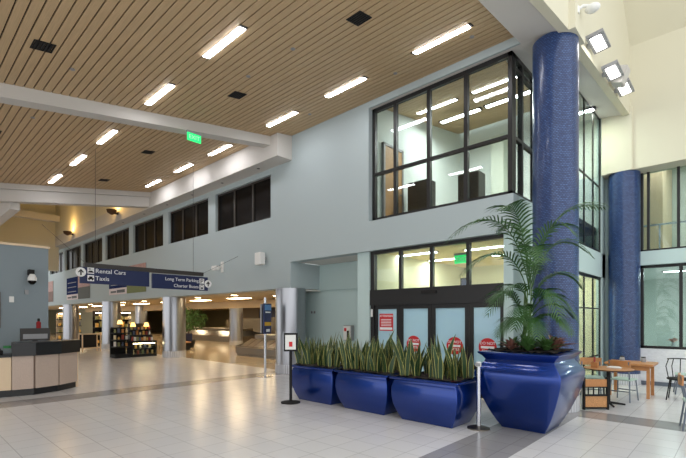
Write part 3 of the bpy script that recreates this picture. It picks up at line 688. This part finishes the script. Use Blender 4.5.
# ================================================================== BLUE PLANTERS AND SNAKE PLANTS
def blades(n, hmin, hmax, spread, lean):
    bm = bmesh.new()
    for _ in range(n):
        h = random.uniform(hmin, hmax); w = random.uniform(.029,.044); a = random.uniform(0, 6.283); r = spread*math.sqrt(random.random())
        bp = Vector((r*math.cos(a), r*math.sin(a), 0)); ld = Vector((math.cos(a), math.sin(a), 0))*random.uniform(0, lean)*h
        yaw = random.uniform(0, 6.283); tw = random.uniform(-.6,.6); rows = []
        for k in range(7):
            s = k/6; c = bp + Vector((0,0,h*s)) + ld*s**1.6
            ww = w*(.75+.45*math.sin(math.pi*min(1,s*.9+.1)))*(1-max(0,(s-.55)/.45)**1.5*.97)
            d = Vector((math.cos(yaw+tw*s), math.sin(yaw+tw*s), 0)); n_ = Vector((-d.y, d.x, 0))
            rows.append([bm.verts.new(c + d*ww*q + n_*ww*.35*abs(q)) for q in (-1,-.78,.78,1)])
        for k in range(6):
            for j in range(3):
                f = bm.faces.new((rows[k][j], rows[k][j+1], rows[k+1][j+1], rows[k+1][j])); f.material_index = 0 if j == 1 else 1
    return bm
protos = []
PL = [(-6.54,'left','blue metal box planter farthest left, beside the sign stand'), (-5.20,'middle','middle blue metal box planter of the row'), (-3.85,'right','blue metal box planter at right of the row, nearest the urn')]
for cx, w, lab in PL:
    cy = 6.44
    t = thing('planter_box', lab, 'planter', (cx,cy,0), 'blue box planters in a row')
    o = obj('tub', rloft([(.48,.30,0),(.5,.315,.03),(.55,.355,.13),(.605,.395,.27),(.63,.415,.42),(.625,.412,.55),(.60,.39,.65),(.585,.38,.685),(.585,.38,.69)], cx, cy, .012), M['blue'], t); auto(o, 50)
    o = obj('rim', rloft([(.59,.385,.685),(.645,.43,.70),(.655,.44,.725),(.65,.435,.742),(.58,.37,.742),(.58,.37,.70)], cx, cy, .015), M['blue'], t); auto(o, 30)
    bm = bmesh.new(); bmesh.ops.create_grid(bm, x_segments=24, y_segments=16, size=1)
    for v in bm.verts: v.co = Vector((cx+v.co.x*.585, cy+v.co.y*.375, .745+random.uniform(0,.03)))
    obj('soil', bm, M['soil'], t, smooth=True)
    k = 0
    for i in range(5):
        for j in range(2):
            x = cx-.46+.23*i+random.uniform(-.04,.04); yy = cy-.19+.36*j+random.uniform(-.05,.05)
            hi = random.uniform(.56,.72) if (i+j)%3 else random.uniform(.66,.84)
            tag(obj('snake_plant', blades(9, .3, hi, .10, .36), [M['leaf'], M['leaf_edge']], local=True),
                'snake plant with upright yellow edged leaves in the %s blue box planter' % w, 'plant', 'snake plants in the %s planter' % w).location = (x, yy, .745)

# ================================================================== URN PLANTER WITH PALM
UX, UY = -2.52, 7.14
t = thing('urn_planter', 'large blue metal square urn planter holding the palm', 'planter', (UX,UY,0))
prof = [(.335,.335,0),(.345,.345,.03),(.39,.39,.1),(.475,.475,.27),(.55,.55,.46),(.605,.605,.63),(.64,.64,.78),(.65,.65,.87),(.635,.635,.93),(.585,.585,1.0),(.535,.535,1.06),(.52,.52,1.10)]
o = obj('body', rloft(prof, UX, UY, .015), M['blue'], t); auto(o, 40)
o = obj('rim', rloft([(.52,.52,1.095),(.56,.56,1.15),(.61,.61,1.19),(.615,.615,1.21),(.60,.60,1.218),(.5,.5,1.218),(.5,.5,1.16)], UX, UY, .015), M['blue'], t); auto(o, 30)
bm = bmesh.new(); bmesh.ops.create_grid(bm, x_segments=20, y_segments=20, size=1)
for v in bm.verts: v.co = Vector((UX+v.co.x*.51, UY+v.co.y*.51, 1.22+random.uniform(0,.04)))
obj('soil', bm, M['soil'], t, smooth=True)
ca, sa = math.cos(math.atan(400/429)), math.sin(math.atan(400/429))
def side(r, dpt): return Vector((ca*r - sa*dpt, sa*r + ca*dpt, 0))   # to the right / away as seen in the photograph
t = thing('palm', 'tall feathery green palm growing in the blue urn planter', 'palm', (UX-.02,UY-.02,1.22))
P0 = Vector((UX-.02, UY-.02, 1.22))
def frond(base, ctrl, tip, L=.34, n=25, droop=.42):
    bm = bmesh.new(); pts = []
    for k in range(n+1):
        s = k/n; pts.append((1-s)**2*base + 2*s*(1-s)*ctrl + s*s*tip)
    tube(bm, pts[::2], .011, 6, .003)
    for k in range(int(n*.22), n+1):
        s = k/n; tg = (pts[min(k+1,n)]-pts[k-1]).normalized(); sd = tg.cross(Vector((0,0,1)))
        sd = sd.normalized() if sd.length > .05 else Vector((1,0,0)); up = sd.cross(tg)
        ll = 1.2*L*(math.sin(math.pi*(.16+.8*(s-.22)/.78))**.7)*random.uniform(.85,1.1)
        for q in (-1,1):
            d0 = (sd*q*.8 + tg*.75 + up*.25).normalized(); p0 = pts[k]; prev = None
            for m_ in range(4):
                u = m_/3; c = p0 + d0*ll*u + Vector((0,0,-droop*ll*u*u)); w = .02*(1-u)**.55*(0.6 if m_ == 0 else 1) + .001
                wv = tg*w; cur = (bm.verts.new(c-wv), bm.verts.new(c+wv))
                if prev: bm.faces.new((prev[0],prev[1],cur[1],cur[0]))
                prev = cur
    return bm
def fr(b, c, tp, **k):
    base = P0+side(*b[:2])+Vector((0,0,b[2])); obj('frond', frond(base, P0+side(*c[:2])+Vector((0,0,c[2])), P0+side(*tp[:2])+Vector((0,0,tp[2])), **k), M['palm'], t)
#   (right, away, up) of base, control, tip
fr((.02,0,1.0),(-.35,-.15,2.70),(-1.38,-.35,1.72), L=.38)
fr((.0,0,1.2),(-.18,-.1,2.60),(-.62,-.45,2.16), L=.36)
fr((.05,0,1.1),(.25,-.2,2.5),(1.06,-.25,2.26), L=.34)
fr((.05,0,1.0),(.36,.05,2.15),(.84,-.3,1.50), L=.34)
fr((.0,0,.9),(-.35,-.2,2.0),(-1.12,-.2,1.22), L=.36)
fr((.0,0,.7),(-.25,-.25,1.45),(-.78,-.4,.60), L=.32)
fr((.04,0,.8),(.25,-.25,1.5),(.66,-.35,1.02), L=.32)
fr((.04,0,.6),(.25,-.3,1.25),(.55,-.5,.42), L=.30)
fr((.0,0,1.0),(-.1,-.35,2.0),(-.2,-.8,1.35), L=.34)
fr((.03,0,.6),(.1,-.35,1.35),(.15,-.7,.55), L=.30)
fr((.02,0,1.1),(.05,.2,2.4),(-.3,.55,2.05), L=.34)
fr((-.03,0,.5),(-.15,-.25,1.0),(-.42,-.5,.38), L=.28)
fr((.02,0,.9),(.2,.3,1.8),(.4,.6,1.35), L=.32)
fr((-.08,0,.5),(-.28,0,1.2),(-.68,-.15,.8), L=.28)
fr((.0,0,1.05),(.12,-.3,2.35),(.42,-.65,1.75), L=.34)
fr((.0,-.05,.3),(-.1,-.4,.8),(-.2,-.75,.25), L=.26)
fr((.0,-.05,.35),(.15,-.4,.85),(.32,-.7,.3), L=.26)
fr((-.05,0,.35),(-.3,-.2,.75),(-.6,-.3,.25), L=.26)
fr((.02,0,.5),(.22,-.2,.95),(.6,-.25,.55), L=.26)
bm = bmesh.new()
for k in range(11):
    a = random.uniform(0,6.28); r0 = random.uniform(.02,.16); b = P0+Vector((r0*math.cos(a), r0*math.sin(a), -.02))
    tp = P0+Vector((random.uniform(-.06,.06), random.uniform(-.06,.06), random.uniform(.7,1.3))); tube(bm, [b, (b+tp)/2+Vector((random.uniform(-.03,.03),0,0)), tp], .017, 7, .009)
obj('stems', bm, M['palm_stem'], t, smooth=True)
def tuft(n, L, w, up, curl):
    bm = bmesh.new()
    for k in range(n):
        a = 6.283*k/n + random.uniform(-.3,.3); dr = Vector((math.cos(a), math.sin(a), 0)); el = random.uniform(.5,1.2)*up; sd = Vector((-dr.y,dr.x,0)); prev = None; l = L*random.uniform(.7,1.1)
        for m_ in range(5):
            u = m_/4; c = dr*l*u*math.cos(el*.9) + Vector((0,0,l*u*math.sin(el) - curl*l*u*u)); ww = w*math.sin(math.pi*(.12+.86*u))
            cur = (bm.verts.new(c-sd*ww+Vector((0,0,ww*.3))), bm.verts.new(c), bm.verts.new(c+sd*ww+Vector((0,0,ww*.3))))
            if prev:
                for j in range(2): bm.faces.new((prev[j],prev[j+1],cur[j+1],cur[j]))
            prev = cur
    return bm
for r, dp, m_, nm, lab, L in ((-.45,-.18,'redleaf','croton','reddish low plant at the left corner of the urn',.34), (.36,-.28,'redleaf','bromeliad','pink and red bromeliad at the right front of the urn',.42), (.5,.02,'redleaf','bromeliad','red leaved bromeliad at the right rear corner of the urn',.42),
      (-.2,-.38,'bush','fern','green leafy plant at the left front of the urn',.38), (.12,-.42,'bush','fern','green leafy plant at the front middle of the urn',.36), (.28,-.05,'bush','fern','green leafy plant right of the palm stems in the urn',.32), (-.3,.1,'bush','fern','green leafy plant left of the palm stems in the urn',.3)):
    o = obj(nm, tuft(34, L*(1.25 if m_ == 'bush' else 1.0), .03, 1.25, .45), M[m_], local=True); o.location = Vector((UX,UY,1.235))+side(r,dp)*.82; tag(o, lab, 'plant', 'underplanting of the urn')

# ================================================================== STANDS AND STANCHION
t = thing('stanchion', 'silver stanchion post between box planter and urn', 'stanchion', (-3.06,6.43,0))
obj('base', LT([(.17,0),(.17,.02),(.06,.045),(.03,.05)], (-3.06,6.43,0), 28), M['steel_dark'], t); obj('post', LT([(.033,.04),(.033,.98)], (-3.06,6.43,0), 20), M['chrome'], t); obj('head', LT([(.036,.98),(.04,1.0),(.04,1.05),(.03,1.06)], (-3.06,6.43,0), 20), M['offwhite'], t)
for q in (-.03,): obj('belt_slot', B((-3.10,-3.02,6.385,6.4,.99,1.04)), M['grey'], t)
c = (-6.84,5.75,0)
t = thing('sign_stand', 'black post stand with small framed notice left of the planters', 'sign stand', c)
obj('base', LT([(.2,0),(.2,.02),(.05,.045),(.03,.05)], c, 28), M['matte'], t); obj('post', LT([(.03,.04),(.03,1.1)], c, 16), M['matte'], t)
rz = Matrix.Translation(Vector(c)) @ Matrix.Rotation(math.radians(40),4,'Z')
for nm, bb, m_ in (('frame',(-.14,.14,-.02,.02,1.06,1.44),'matte'), ('notice',(-.11,.11,-.026,-.02,1.1,1.4),'offwhite'), ('mark',(-.03,.04,-.03,-.026,1.16,1.26),'signred')):
    bm = B(bb); bm.transform(rz); obj(nm, bm, M[m_], t)
c = (-10.39,7.75,0)
t = thing('display_stand', 'tall silver pole stand with blue banner sign beside the steel column', 'sign stand', c)
obj('base', LT([(.24,0),(.24,.012),(.04,.03)], c, 28), M['chrome'], t); obj('pole', LT([(.035,.02),(.035,2.36)], c, 16), M['chrome'], t)
rz = Matrix.Translation(Vector(c)) @ Matrix.Rotation(math.radians(118),4,'Z')
for nm, bb, m_ in (('back_panel',(-.16,.3,.04,.08,1.3,2.16),'grey'),('blue_panel',(-.22,.26,-.08,-.04,1.28,2.18),'signblue'),('yellow_band',(-.2,.24,-.085,-.08,1.52,1.63),'yel'),('text_lines',(-.15,.19,-.085,-.08,1.9,1.94),'signwhite'),('photo',(-.2,.24,-.085,-.08,1.98,2.14),'photo'),('footer',(-.1,.14,-.085,-.08,1.34,1.42),'signwhite')):
    if m_ == 'yel': M['yel'] = mat('banner_yellow', (206,160,40), .5)
    if m_ == 'photo': M['photo'] = mat('banner_photo', (90,140,190), .5, noise=.5)
    bm = B(bb); bm.transform(rz); obj(nm, bm, M[m_], t)

# ================================================================== CAFE
def chair(label, loc, rot, wire=False, grp='cafe chairs'):
    t = thing('cafe_chair', label, 'chair', loc, grp)
    obj('seat', rloft([(.2,.2,.44),(.21,.21,.455),(.2,.2,.47)], 0, 0, .05), M['seat_green'], t, local=True)
    for sx in (-1,1):
        obj('leg', T([(sx*.17,-.17,.45),(sx*.2,-.22,0)], .014), M['greymetal'], t, local=True)
        obj('leg', T([(sx*.18,.25,.84),(sx*.17,.17,.45),(sx*.2,.23,0)], .014), M['greymetal'], t, local=True)
    bm = bmesh.new(); pv = None
    for k in range(9):
        u = k/8-.5; x = u*.42; yv = .26-.12*u*u
        cur = [bm.verts.new((x,yv+a,z)) for a,z in ((-.012,.7),(.012,.7),(.012,.86),(-.012,.86))]
        if pv:
            for j in range(4): bm.faces.new((pv[j],pv[(j+1)%4],cur[(j+1)%4],cur[j]))
        else: bm.faces.new(cur)
        pv = cur
    bm.faces.new(pv[::-1]); obj('backrest', bm, M['cafe_wood'], t, local=True)
    obj('stretcher', B((-.17,.17,-.19,-.17,.2,.22),(-.17,.17,.17,.19,.2,.22)), M['greymetal'], t, local=True)
    t.rotation_euler = (0,0,rot)
    return t
def round_table(loc, r, lab):
    t = thing('cafe_table', lab, 'table', loc)
    o = obj('top', LT([(r-.01,.715),(r,.725),(r,.738),(r-.01,.745)], seg=48), [M['cafe_wood']], t, local=True); auto(o)
    obj('edge_band', LT([(r+.004,.72),(r+.004,.736),(r-.002,.736),(r-.002,.72)], seg=48), M['matte'], t, local=True)
    obj('post', LT([(.035,.05),(.035,.72)], seg=16), M['matte'], t, local=True)
    bm = bmesh.new()
    for k in range(4):
        a = math.pi/2*k+.5; tube(bm, [(0,0,.06),(.3*math.cos(a),.3*math.sin(a),.025)], .025, 8, .018)
    obj('foot', bm, M['matte'], t, local=True)
round_table((-1.98,9.95,0), .44, 'round wooden cafe table nearest the blue column')
t = thing('dining_table', 'long wooden cafe table behind the round table', 'table', (-1.75,11.9,0))
o = obj('top', rloft([(.45,.4,.70),(.46,.41,.72),(.46,.41,.745),(.45,.4,.75)], -1.86, 11.6, .03), M['cafe_wood'], t)
for x, yy in ((-2.22,11.3),(-1.5,11.3),(-2.22,11.9),(-1.5,11.9)): obj('leg', B((x-.03,x+.03,yy-.03,yy+.03,0,.70)), M['cafe_wood'], t)
for yy in (11.28,11.88): obj('apron', B((-2.19,-1.53,yy,yy+.04,.6,.7)), M['cafe_wood'], t)
chair('cafe chair with pale seat tucked between round and long tables', (-1.86,10.75,0), math.radians(170))
chair('cafe chair at the far side of the round table by the windows', (-2.42,10.62,0), math.radians(20))
chair('cafe chair with wood back at the right edge of the floor', (-.49,8.69,0), math.radians(100))
chair('cafe chair on the right of the long table', (-.95,12.6,0), math.radians(-80))
# low slatted rack
t = thing('low_rack', 'low black steel rack with orange wood panels beside the blue column', 'rack', (-2.06,9.29,0))
def tr(bm):
    bm.transform(Matrix.Translation((-2.06,9.29,0)) @ Matrix.Rotation(math.radians(43),4,'Z')); return bm
bm = B((-.24,-.21,-.03,.03,0,.62),(.21,.24,-.03,.03,0,.62),(-.24,.24,-.03,.03,.02,.05),(-.24,.24,-.03,.03,.26,.29),(-.24,.24,-.03,.03,.42,.44),*[(-.14+.1*k-.008,-.14+.1*k+.008,-.01,.01,.29,.42) for k in range(4)]); obj('frame', tr(bm), M['matte'], t)
obj('top_panel', tr(B((-.21,.21,-.012,.012,.44,.58))), M['cafe_wood'], t); obj('lower_panel', tr(B((-.21,.21,-.012,.012,.05,.26))), mat('orange_mottled_panel', (200,140,90), .5, noise=.9, scale=(18,18,18)), t)
for x, yy, z, lab in ((-1.88,9.95,.746,'white folded napkin on the round table'),):
    tag(obj('napkin', rloft([(.12,.05,z),(.13,.055,z+.02),(.08,.03,z+.04)], x, yy, .02), M['offwhite']), lab, 'napkin')
t = thing('condiment_holder', 'small wooden condiment holder on the round table', 'holder', (-2.2,9.85,.746)); obj('box', B((-2.26,-2.14,9.8,9.9,.746,.86)), M['cafe_wood'], t); obj('menu', B((-2.21,-2.2,9.8,9.9,.86,.96)), M['redcloth'], t)
for k, (x, yy, lab) in enumerate(((-2.05,11.7,'left small jar on the long wooden table'), (-1.65,11.75,'right dark jar on the long wooden table'))):
    t = thing('jar', lab, 'jar', (x,yy,.75)); obj('body', LT([(.05,0),(.055,.05),(.04,.1)], (x,yy,.75), 16), M['grey'], t); obj('lid', LT([(.043,.1),(.043,.12)], (x,yy,.75), 16), M['matte'], t)
t = thing('wire_chair', 'black wire chair at the right end of the long table', 'chair', (-1.0,11.6,0))
bm = bmesh.new()
for k in range(5):
    a = math.radians(-70+35*k); tube(bm, [(-1.0+.2*math.sin(a),11.6+.2*math.cos(a),.45),(-1.0+.25*math.sin(a),11.6+.26*math.cos(a),.7),(-1.0+.2*math.sin(a),11.6+.3*math.cos(a),.86)], .01, 6)
tube(bm, [(-1.0+.22*math.sin(math.radians(q)),11.6+.3*math.cos(math.radians(q)),.86) for q in range(-70,71,14)], .013, 6)
obj('back_cage', bm, M['matte'], t); obj('seat', LT([(.2,.43),(.22,.45),(.2,.47)], (-1.0,11.6,0), 24), M['matte'], t)
for sx in (-1,1):
    for sy in (-1,1): obj('leg', T([(-1.0+sx*.14,11.6+sy*.14,.44),(-1.0+sx*.2,11.6+sy*.2,0)], .012), M['matte'], t)
t = thing('flower_vase', 'small peach flower arrangement behind the lower far window', 'vase', (-1.35,14.3,.9))
obj('table', B((-1.7,-1.0,14.1,14.5,0,.9)), M['grey'], t); obj('vase', LT([(.05,0),(.07,.1),(.04,.2)], (-1.35,14.3,.9), 16), M['offwhite'], t); bm = tuft(16,.2,.04,1.0,.3); bm.transform(Matrix.Translation((-1.35,14.3,1.1))); obj('blossom', bm, mat('peach_petal', (232,180,150), .6), t)

t = thing('railing', 'metal balcony railing reflected in the upper far window', 'railing', (0,14.6,3.3))  # reflected railing built as a solid thing behind the glass
obj('rail', B((-2.6,4,14.57,14.63,4.3,4.35),(-2.6,4,14.58,14.62,3.4,3.44)), M['chrome'], t)
for k in range(9): obj('post', B((-2.5+.8*k,-2.46+.8*k,14.58,14.62,3.3,4.3)), M['chrome'], t)
struct('trim_14', B((-2.9,-1.9,17.2,19.7,3.3,7.5)), M['laminate'])
t = thing('skylight_reflection', 'pale gridded skylight reflected in the upper far window', 'skylight', (1.5,16,7.4))  # reflected skylight built as a glowing panel behind the glass
obj('panel', B((-.6,4,14.8,18.4,7.46,7.49)), mat('skylight_glow', (220,236,240), .5, emit=1.0), t)
obj('grid', B(*[(-.6+.46*k,-.56+.46*k,14.8,18.4,7.42,7.46) for k in range(10)], *[(-.6,4,14.8+.6*k,14.84+.6*k,7.41,7.42) for k in range(7)]), M['grey'], t)

# ================================================================== BAGGAGE HALL
def carousel(x0, x1, y0, y1, label):
    t = thing('baggage_carousel', label, 'carousel', ((x0+x1)/2,(y0+y1)/2,0), 'baggage carousels'); cx, cy, hx, hy = (x0+x1)/2, (y0+y1)/2, (x1-x0)/2, (y1-y0)/2
    obj('skirt', rloft([(hx-.05,hy-.05,0),(hx-.05,hy-.05,.08),(hx,hy,.1),(hx,hy,.40),(hx-.04,hy-.04,.42)], cx, cy, .5), M['steel_dark'], t)
    obj('belt', rloft([(hx-.05,hy-.05,.42),(hx-.75,hy-.75,.78)], cx, cy, .2), M['black'], t)
    n = int((x1-x0-1.2)/.5)
    for s in (-1,1):
      bm = bmesh.new()
      for k in range(n):
        x = x0+.65+.5*k
        hexa(bm, [(x,cy+s*(hy-.1),.435),(x+.44,cy+s*(hy-.1),.435),(x+.44,cy+s*(hy-.68),.755),(x,cy+s*(hy-.68),.755)], [(x,cy+s*(hy-.1),.452),(x+.44,cy+s*(hy-.1),.452),(x+.44,cy+s*(hy-.68),.772),(x,cy+s*(hy-.68),.772)])
      obj('slats', bm, M['steel'], t)
    obj('center_island', rloft([(hx-.75,hy-.75,.78),(hx-.75,hy-.75,.95),(hx-.8,hy-.8,.97)], cx, cy, .1), M['steel_dark'], t)
carousel(-17.8,-11.9,11.3,14.4,'steel baggage carousel nearest the columns, behind the banner stand')
carousel(-34.5,-26.5,17.0,20.0,'steel baggage carousel farther back behind the tree')
carousel(-22.5,-16.5,17.2,20.0,'steel baggage carousel behind the slim steel column')
# luggage feed housing
t = thing('carousel_housing', 'sloping dark metal housing above the far carousels', 'housing', (-24,21.2,0)); bm = bmesh.new()
hexa(bm, [(-33,20.4,.6),(-14,20.4,.6),(-14,21.9,.6),(-33,21.9,.6)], [(-33,20.4,1.6),(-14,20.4,2.2),(-14,21.9,2.2),(-33,21.9,1.6)]); obj('casing', bm, M['steel_dark'], t); obj('plinth', B((-33,-14,20.5,21.9,0,.6)), M['carpet'], t)
for x, lab in ((-28.5,'left dark wall screen at the back of the hall'), (-21,'right dark wall screen at the back of the hall')):
    t = thing('wall_screen', lab, 'screen', (x,21.95,2.2)); obj('bezel', B((x-1.8,x+1.8,21.93,22.0,1.75,2.55)), M['matte'], t); obj('display', B((x-1.7,x+1.7,21.92,21.93,1.82,2.48)), M['signblue'], t)
# tree in a planter bench and seated person
TX, TY = -24.6, 12.6
t = thing('indoor_tree', 'bushy green indoor tree beside the seating in the hall', 'tree', (TX,TY,.45))
obj('trunk', T([(TX,TY,.42),(TX+.05,TY,1.1),(TX,TY,1.5)], .06, 8, .03), M['trunk'], t)
bm = bmesh.new()
for k in range(900):
    v = Vector((random.gauss(0,1),random.gauss(0,1),random.gauss(0,1))).normalized()*random.random()**.4; c = Vector((TX+v.x*1.15, TY+v.y*1.15, 1.65+v.z*.75))
    a = Vector((random.uniform(-1,1),random.uniform(-1,1),random.uniform(-1,1))).normalized(); b = a.orthogonal().normalized(); s = random.uniform(.05,.1)
    vs = [bm.verts.new(c+a*s*p+b*s*.5*q) for p,q in ((-1,0),(0,1),(1,0),(0,-1))]; bm.faces.new(vs)
obj('foliage', bm, M['bush'], t)
t = thing('tree_planter', 'dark round planter at the foot of the hall tree', 'planter', (TX,TY,0)); obj('pot', LT([(.35,0),(.45,.4),(.42,.42),(.38,.38)], (TX,TY,0), 24), M['matte'], t); obj('soil', LT([(.37,.37),(.37,.40)], (TX,TY,0), 24), M['soil'], t)
BXc, BYc = -23.3, 11.3
t = thing('waiting_bench', 'dark bench with tan seat in the baggage hall', 'bench', (BXc,BYc,0))
obj('seat', B((BXc-1.1,BXc+1.1,BYc-.28,BYc+.28,.38,.46), bevel=.02), M['tancloth'], t)
obj('backrest', B((BXc-1.1,BXc+1.1,BYc+.26,BYc+.34,.46,.9), bevel=.02), M['navycloth'], t)
for x in (BXc-.95, BXc+.95): obj('leg', B((x-.05,x+.05,BYc-.25,BYc+.25,0,.38)), M['matte'], t)
def person(base, label):
    b = Vector(base); t = thing('person', label, 'person', base)
    J = {'pel':(0,0,.55),'sp':(0,.03,.82),'ch':(0,.02,1.02),'nk':(0,0,1.14),'hd':(0,-.03,1.24),'tp':(0,-.03,1.34)}
    v = [J[k] for k in J]; e = [(0,1),(1,2),(2,3),(3,4),(4,5)]; r = [.13,.13,.14,.055,.085,.07]
    for s in (-1,1):
        i = len(v); v += [(s*.1,-.02,.54),(s*.13,-.42,.52),(s*.13,-.45,.1),(s*.14,-.58,.04)]; e += [(0,i),(i,i+1),(i+1,i+2),(i+2,i+3)]; r += [.09,.065,.045,.035]
        i = len(v); v += [(s*.18,.02,1.06),(s*.22,-.05,.8),(s*.12,-.3,.66),(s*.08,-.36,.63)]; e += [(2,i),(i,i+1),(i+1,i+2),(i+2,i+3)]; r += [.06,.045,.035,.03]
    me = bpy.data.meshes.new('body'); me.from_pydata(v, e, []); o = bpy.data.objects.new('body', me); COL.objects.link(o)
    md = o.modifiers.new('skin', 'SKIN'); sv = me.skin_vertices[0].data
    for k, rr in enumerate(r): sv[k].radius = (rr, rr)
    sv[0].use_root = True; o.modifiers.new('sub', 'SUBSURF').levels = 2; o.modifiers['sub'].render_levels = 2
    dg = bpy.context.evaluated_depsgraph_get(); me2 = bpy.data.meshes.new_from_object(o.evaluated_get(dg)); bpy.data.objects.remove(o)
    for f in me2.polygons:
        z, yv = f.center.z, f.center.y
        f.use_smooth = True; f.material_index = 1 if (.56 < z < 1.1 and yv > -.26) else (2 if z < .62 and yv > -.3 else 0)
    me2.materials.append(M['skin']); me2.materials.append(M['navycloth']); me2.materials.append(M['tancloth'])
    o = bpy.data.objects.new('body', me2); COL.objects.link(o); o.parent = t
    bm = bmesh.new(); bmesh.ops.create_uvsphere(bm, u_segments=14, v_segments=10, radius=.1); bm.transform(Matrix.Translation((0,-.01,1.3)) @ Matrix.Diagonal((.95,1.05,.9,1)));
    bmesh.ops.delete(bm, geom=[q for q in bm.verts if q.co.z < 1.27 or q.co.y < -.085], context='VERTS'); obj('cap', bm, M['redcloth'], t, local=True, smooth=True)
person((BXc+.45,BYc-.05,0.0), 'person in dark blue top and red cap seated on the hall bench')

# --- gift display in front of the second column
t = thing('gift_display', 'black gift shop display with glass front between steel columns', 'display', (-19.9,7.8,0))
obj('lower_case', B((-20.5,-19.85,7.55,8.65,0,.12),(-20.5,-19.85,7.55,8.65,.62,.72),(-20.5,-20.44,7.55,8.65,.12,.62),(-20.44,-19.85,7.55,7.6,.12,.62),(-20.44,-19.85,8.6,8.65,.12,.62),(-20.44,-19.9,7.6,8.6,.36,.38)), M['matte'], t)
obj('glass_front', B((-19.87,-19.86,7.6,8.6,.12,.62)), M['caseglass'], t)
obj('tower', B((-20.5,-19.85,6.85,7.5,0,.15),(-20.5,-20.42,6.85,7.5,.15,1.3),(-20.42,-19.85,6.85,7.5,.45,.5),(-20.42,-19.85,6.85,7.5,.75,.8),(-20.42,-19.95,6.85,7.5,1.05,1.1),(-20.42,-20.0,6.85,7.5,1.3,1.34)), M['matte'], t)
obj('riser', B((-20.5,-20.2,7.6,8.6,.72,.98),(-20.5,-20.42,7.6,8.6,.98,1.5),(-20.42,-20.15,7.6,8.6,1.2,1.22)), M['black'], t)
obj('case_light', B((-19.93,-19.9,7.62,8.58,.585,.615)), M['hall_lamp'], t)
gm = [mat('gift_'+n, c, .5, noise=.2) for n, c in (('cream',(236,216,170)),('gold',(232,184,96)),('red',(170,70,56)),('white',(238,234,226)),('green',(150,150,100)),('blue',(96,104,130)),('orange',(224,150,80)))]
GD = Vector((0,.12,0)); cat_pos = []
for k in range(9): cat_pos.append((-19.97, 7.64+.105*k, .38 if k%2 else .12, 'in the glass front case'))
for k in range(9): cat_pos.append((-20.05, 7.64+.108*k, .72, 'on top of the black display'))
for k in range(7): cat_pos.append((-20.3, 7.66+.14*k, .98, 'on the riser of the black display'))
for k in range(6): cat_pos.append((-20.28, 7.68+.16*k, 1.22, 'on the upper shelf of the black display'))
for z in (.5,.8,1.1):
    for k in range(4): cat_pos.append((-20.12, 6.93+.16*k, z, 'on the black shelf tower'))
for k, (x, yy, z, w) in enumerate(cat_pos):
    bm = bmesh.new(); hgt = random.uniform(.1,.22)
    if 'case' in w and z < .2: hgt = min(hgt,.2)
    if 'riser' in w: hgt = min(hgt,.2)
    if k % 3 == 0: lathe(bm, [(.035,0),(.05,hgt*.4),(.03,hgt*.7),(.04,hgt)], (0,0,0), 10)
    else: box(bm, -.04,.04,-.042,.042,0,hgt); bmesh.ops.bevel(bm, geom=list(bm.edges), offset=.006, segments=1, affect='EDGES')
    o = obj('souvenir', bm, gm[k%7], local=True); o.location = (x,yy,z); tag(o, 'small colourful souvenir ' + w, 'souvenir', 'souvenirs ' + w)
for x, yy, z, lab in ((-20.15,7.15,1.34,'glowing table lamp on the black shelf tower'), (-20.32,8.35,1.5,'glowing table lamp high on the riser by the steel column'), (-20.45,7.75,1.5,'glowing table lamp above the middle of the gift display')):
    if z == 1.5: zb = 1.22; xb = -20.28
    else: zb = z; xb = x
    t = thing('table_lamp', lab, 'lamp', (xb,yy,zb), 'lamps of the gift shop'); obj('base', LT([(.06,0),(.03,.05),(.02,.15)], (xb,yy,zb), 12), M['bronze'], t); obj('lamp_shade', LT([(.12,.14),(.07,.32)], (xb,yy,zb), 16), mat('lit_lamp_shade', (255,214,140), .6, emit=2.2, emit_rgb=(255,196,110)), t)
# metal frame rack and shelving farther left
t = thing('garment_rack', 'pale metal frame rack left of the gift display', 'rack', (-24.6,7.3,0))
obj('frame', B(*[(-24.62,-24.57,yy,yy+.05,0,.95) for yy in (6.9,7.75)], (-24.62,-24.57,6.9,7.8,.9,.95), (-24.62,-24.57,6.9,7.8,.18,.23), *[(-25.2,-25.15,yy,yy+.05,0,.95) for yy in (6.9,7.75)], (-25.2,-24.57,6.9,6.95,.9,.95),(-25.2,-24.57,7.75,7.8,.9,.95)), M['laminate'], t)
obj('shelf_panel', B((-25.15,-24.62,6.95,7.75,.2,.22),(-25.18,-25.15,6.95,7.75,.2,.9)), M['matte'], t)
for k, (x, yy, w, lab) in enumerate(((-30.5,10.3,2.2,'dark shop shelving with lit top shelf behind the metal rack'), (-38.6,9.9,1.6,'lit shop shelving next to the low blue wall'))):
    t = thing('shop_shelf', lab, 'shelf', (x,yy,0)); obj('back', B((x-.1,x-.05,yy-w/2,yy+w/2,0,2.2)), M['laminate'] if k else M['matte'], t)
    for z in (.1,.6,1.1,1.6,2.1): obj('shelf', B((x-.05,x+.4,yy-w/2,yy+w/2,z,z+.05)), M['matte'], t)
    for z in (.15,.65,1.15,1.65):
        for j in range(int(w/.22)):
            bm = bmesh.new(); box(bm, -.1,.1,-.08,.08,0,random.uniform(.15,.38)); o = obj('merchandise', bm, gm[(j*3+int(z*7))%7], local=True); o.location = (x+.25, yy-w/2+.15+.22*j, z)
            tag(o, 'small packaged goods on the %s' % ('lit shelving by the low blue wall' if k else 'dark shelving behind the metal rack'), 'goods', 'goods on the %s' % ('lit shelving' if k else 'dark shelving'))
    obj('shelf_light', B((x+.3,x+.38,yy-w/2+.05,yy+w/2-.05,2.07,2.1)), M['hall_lamp'], t)
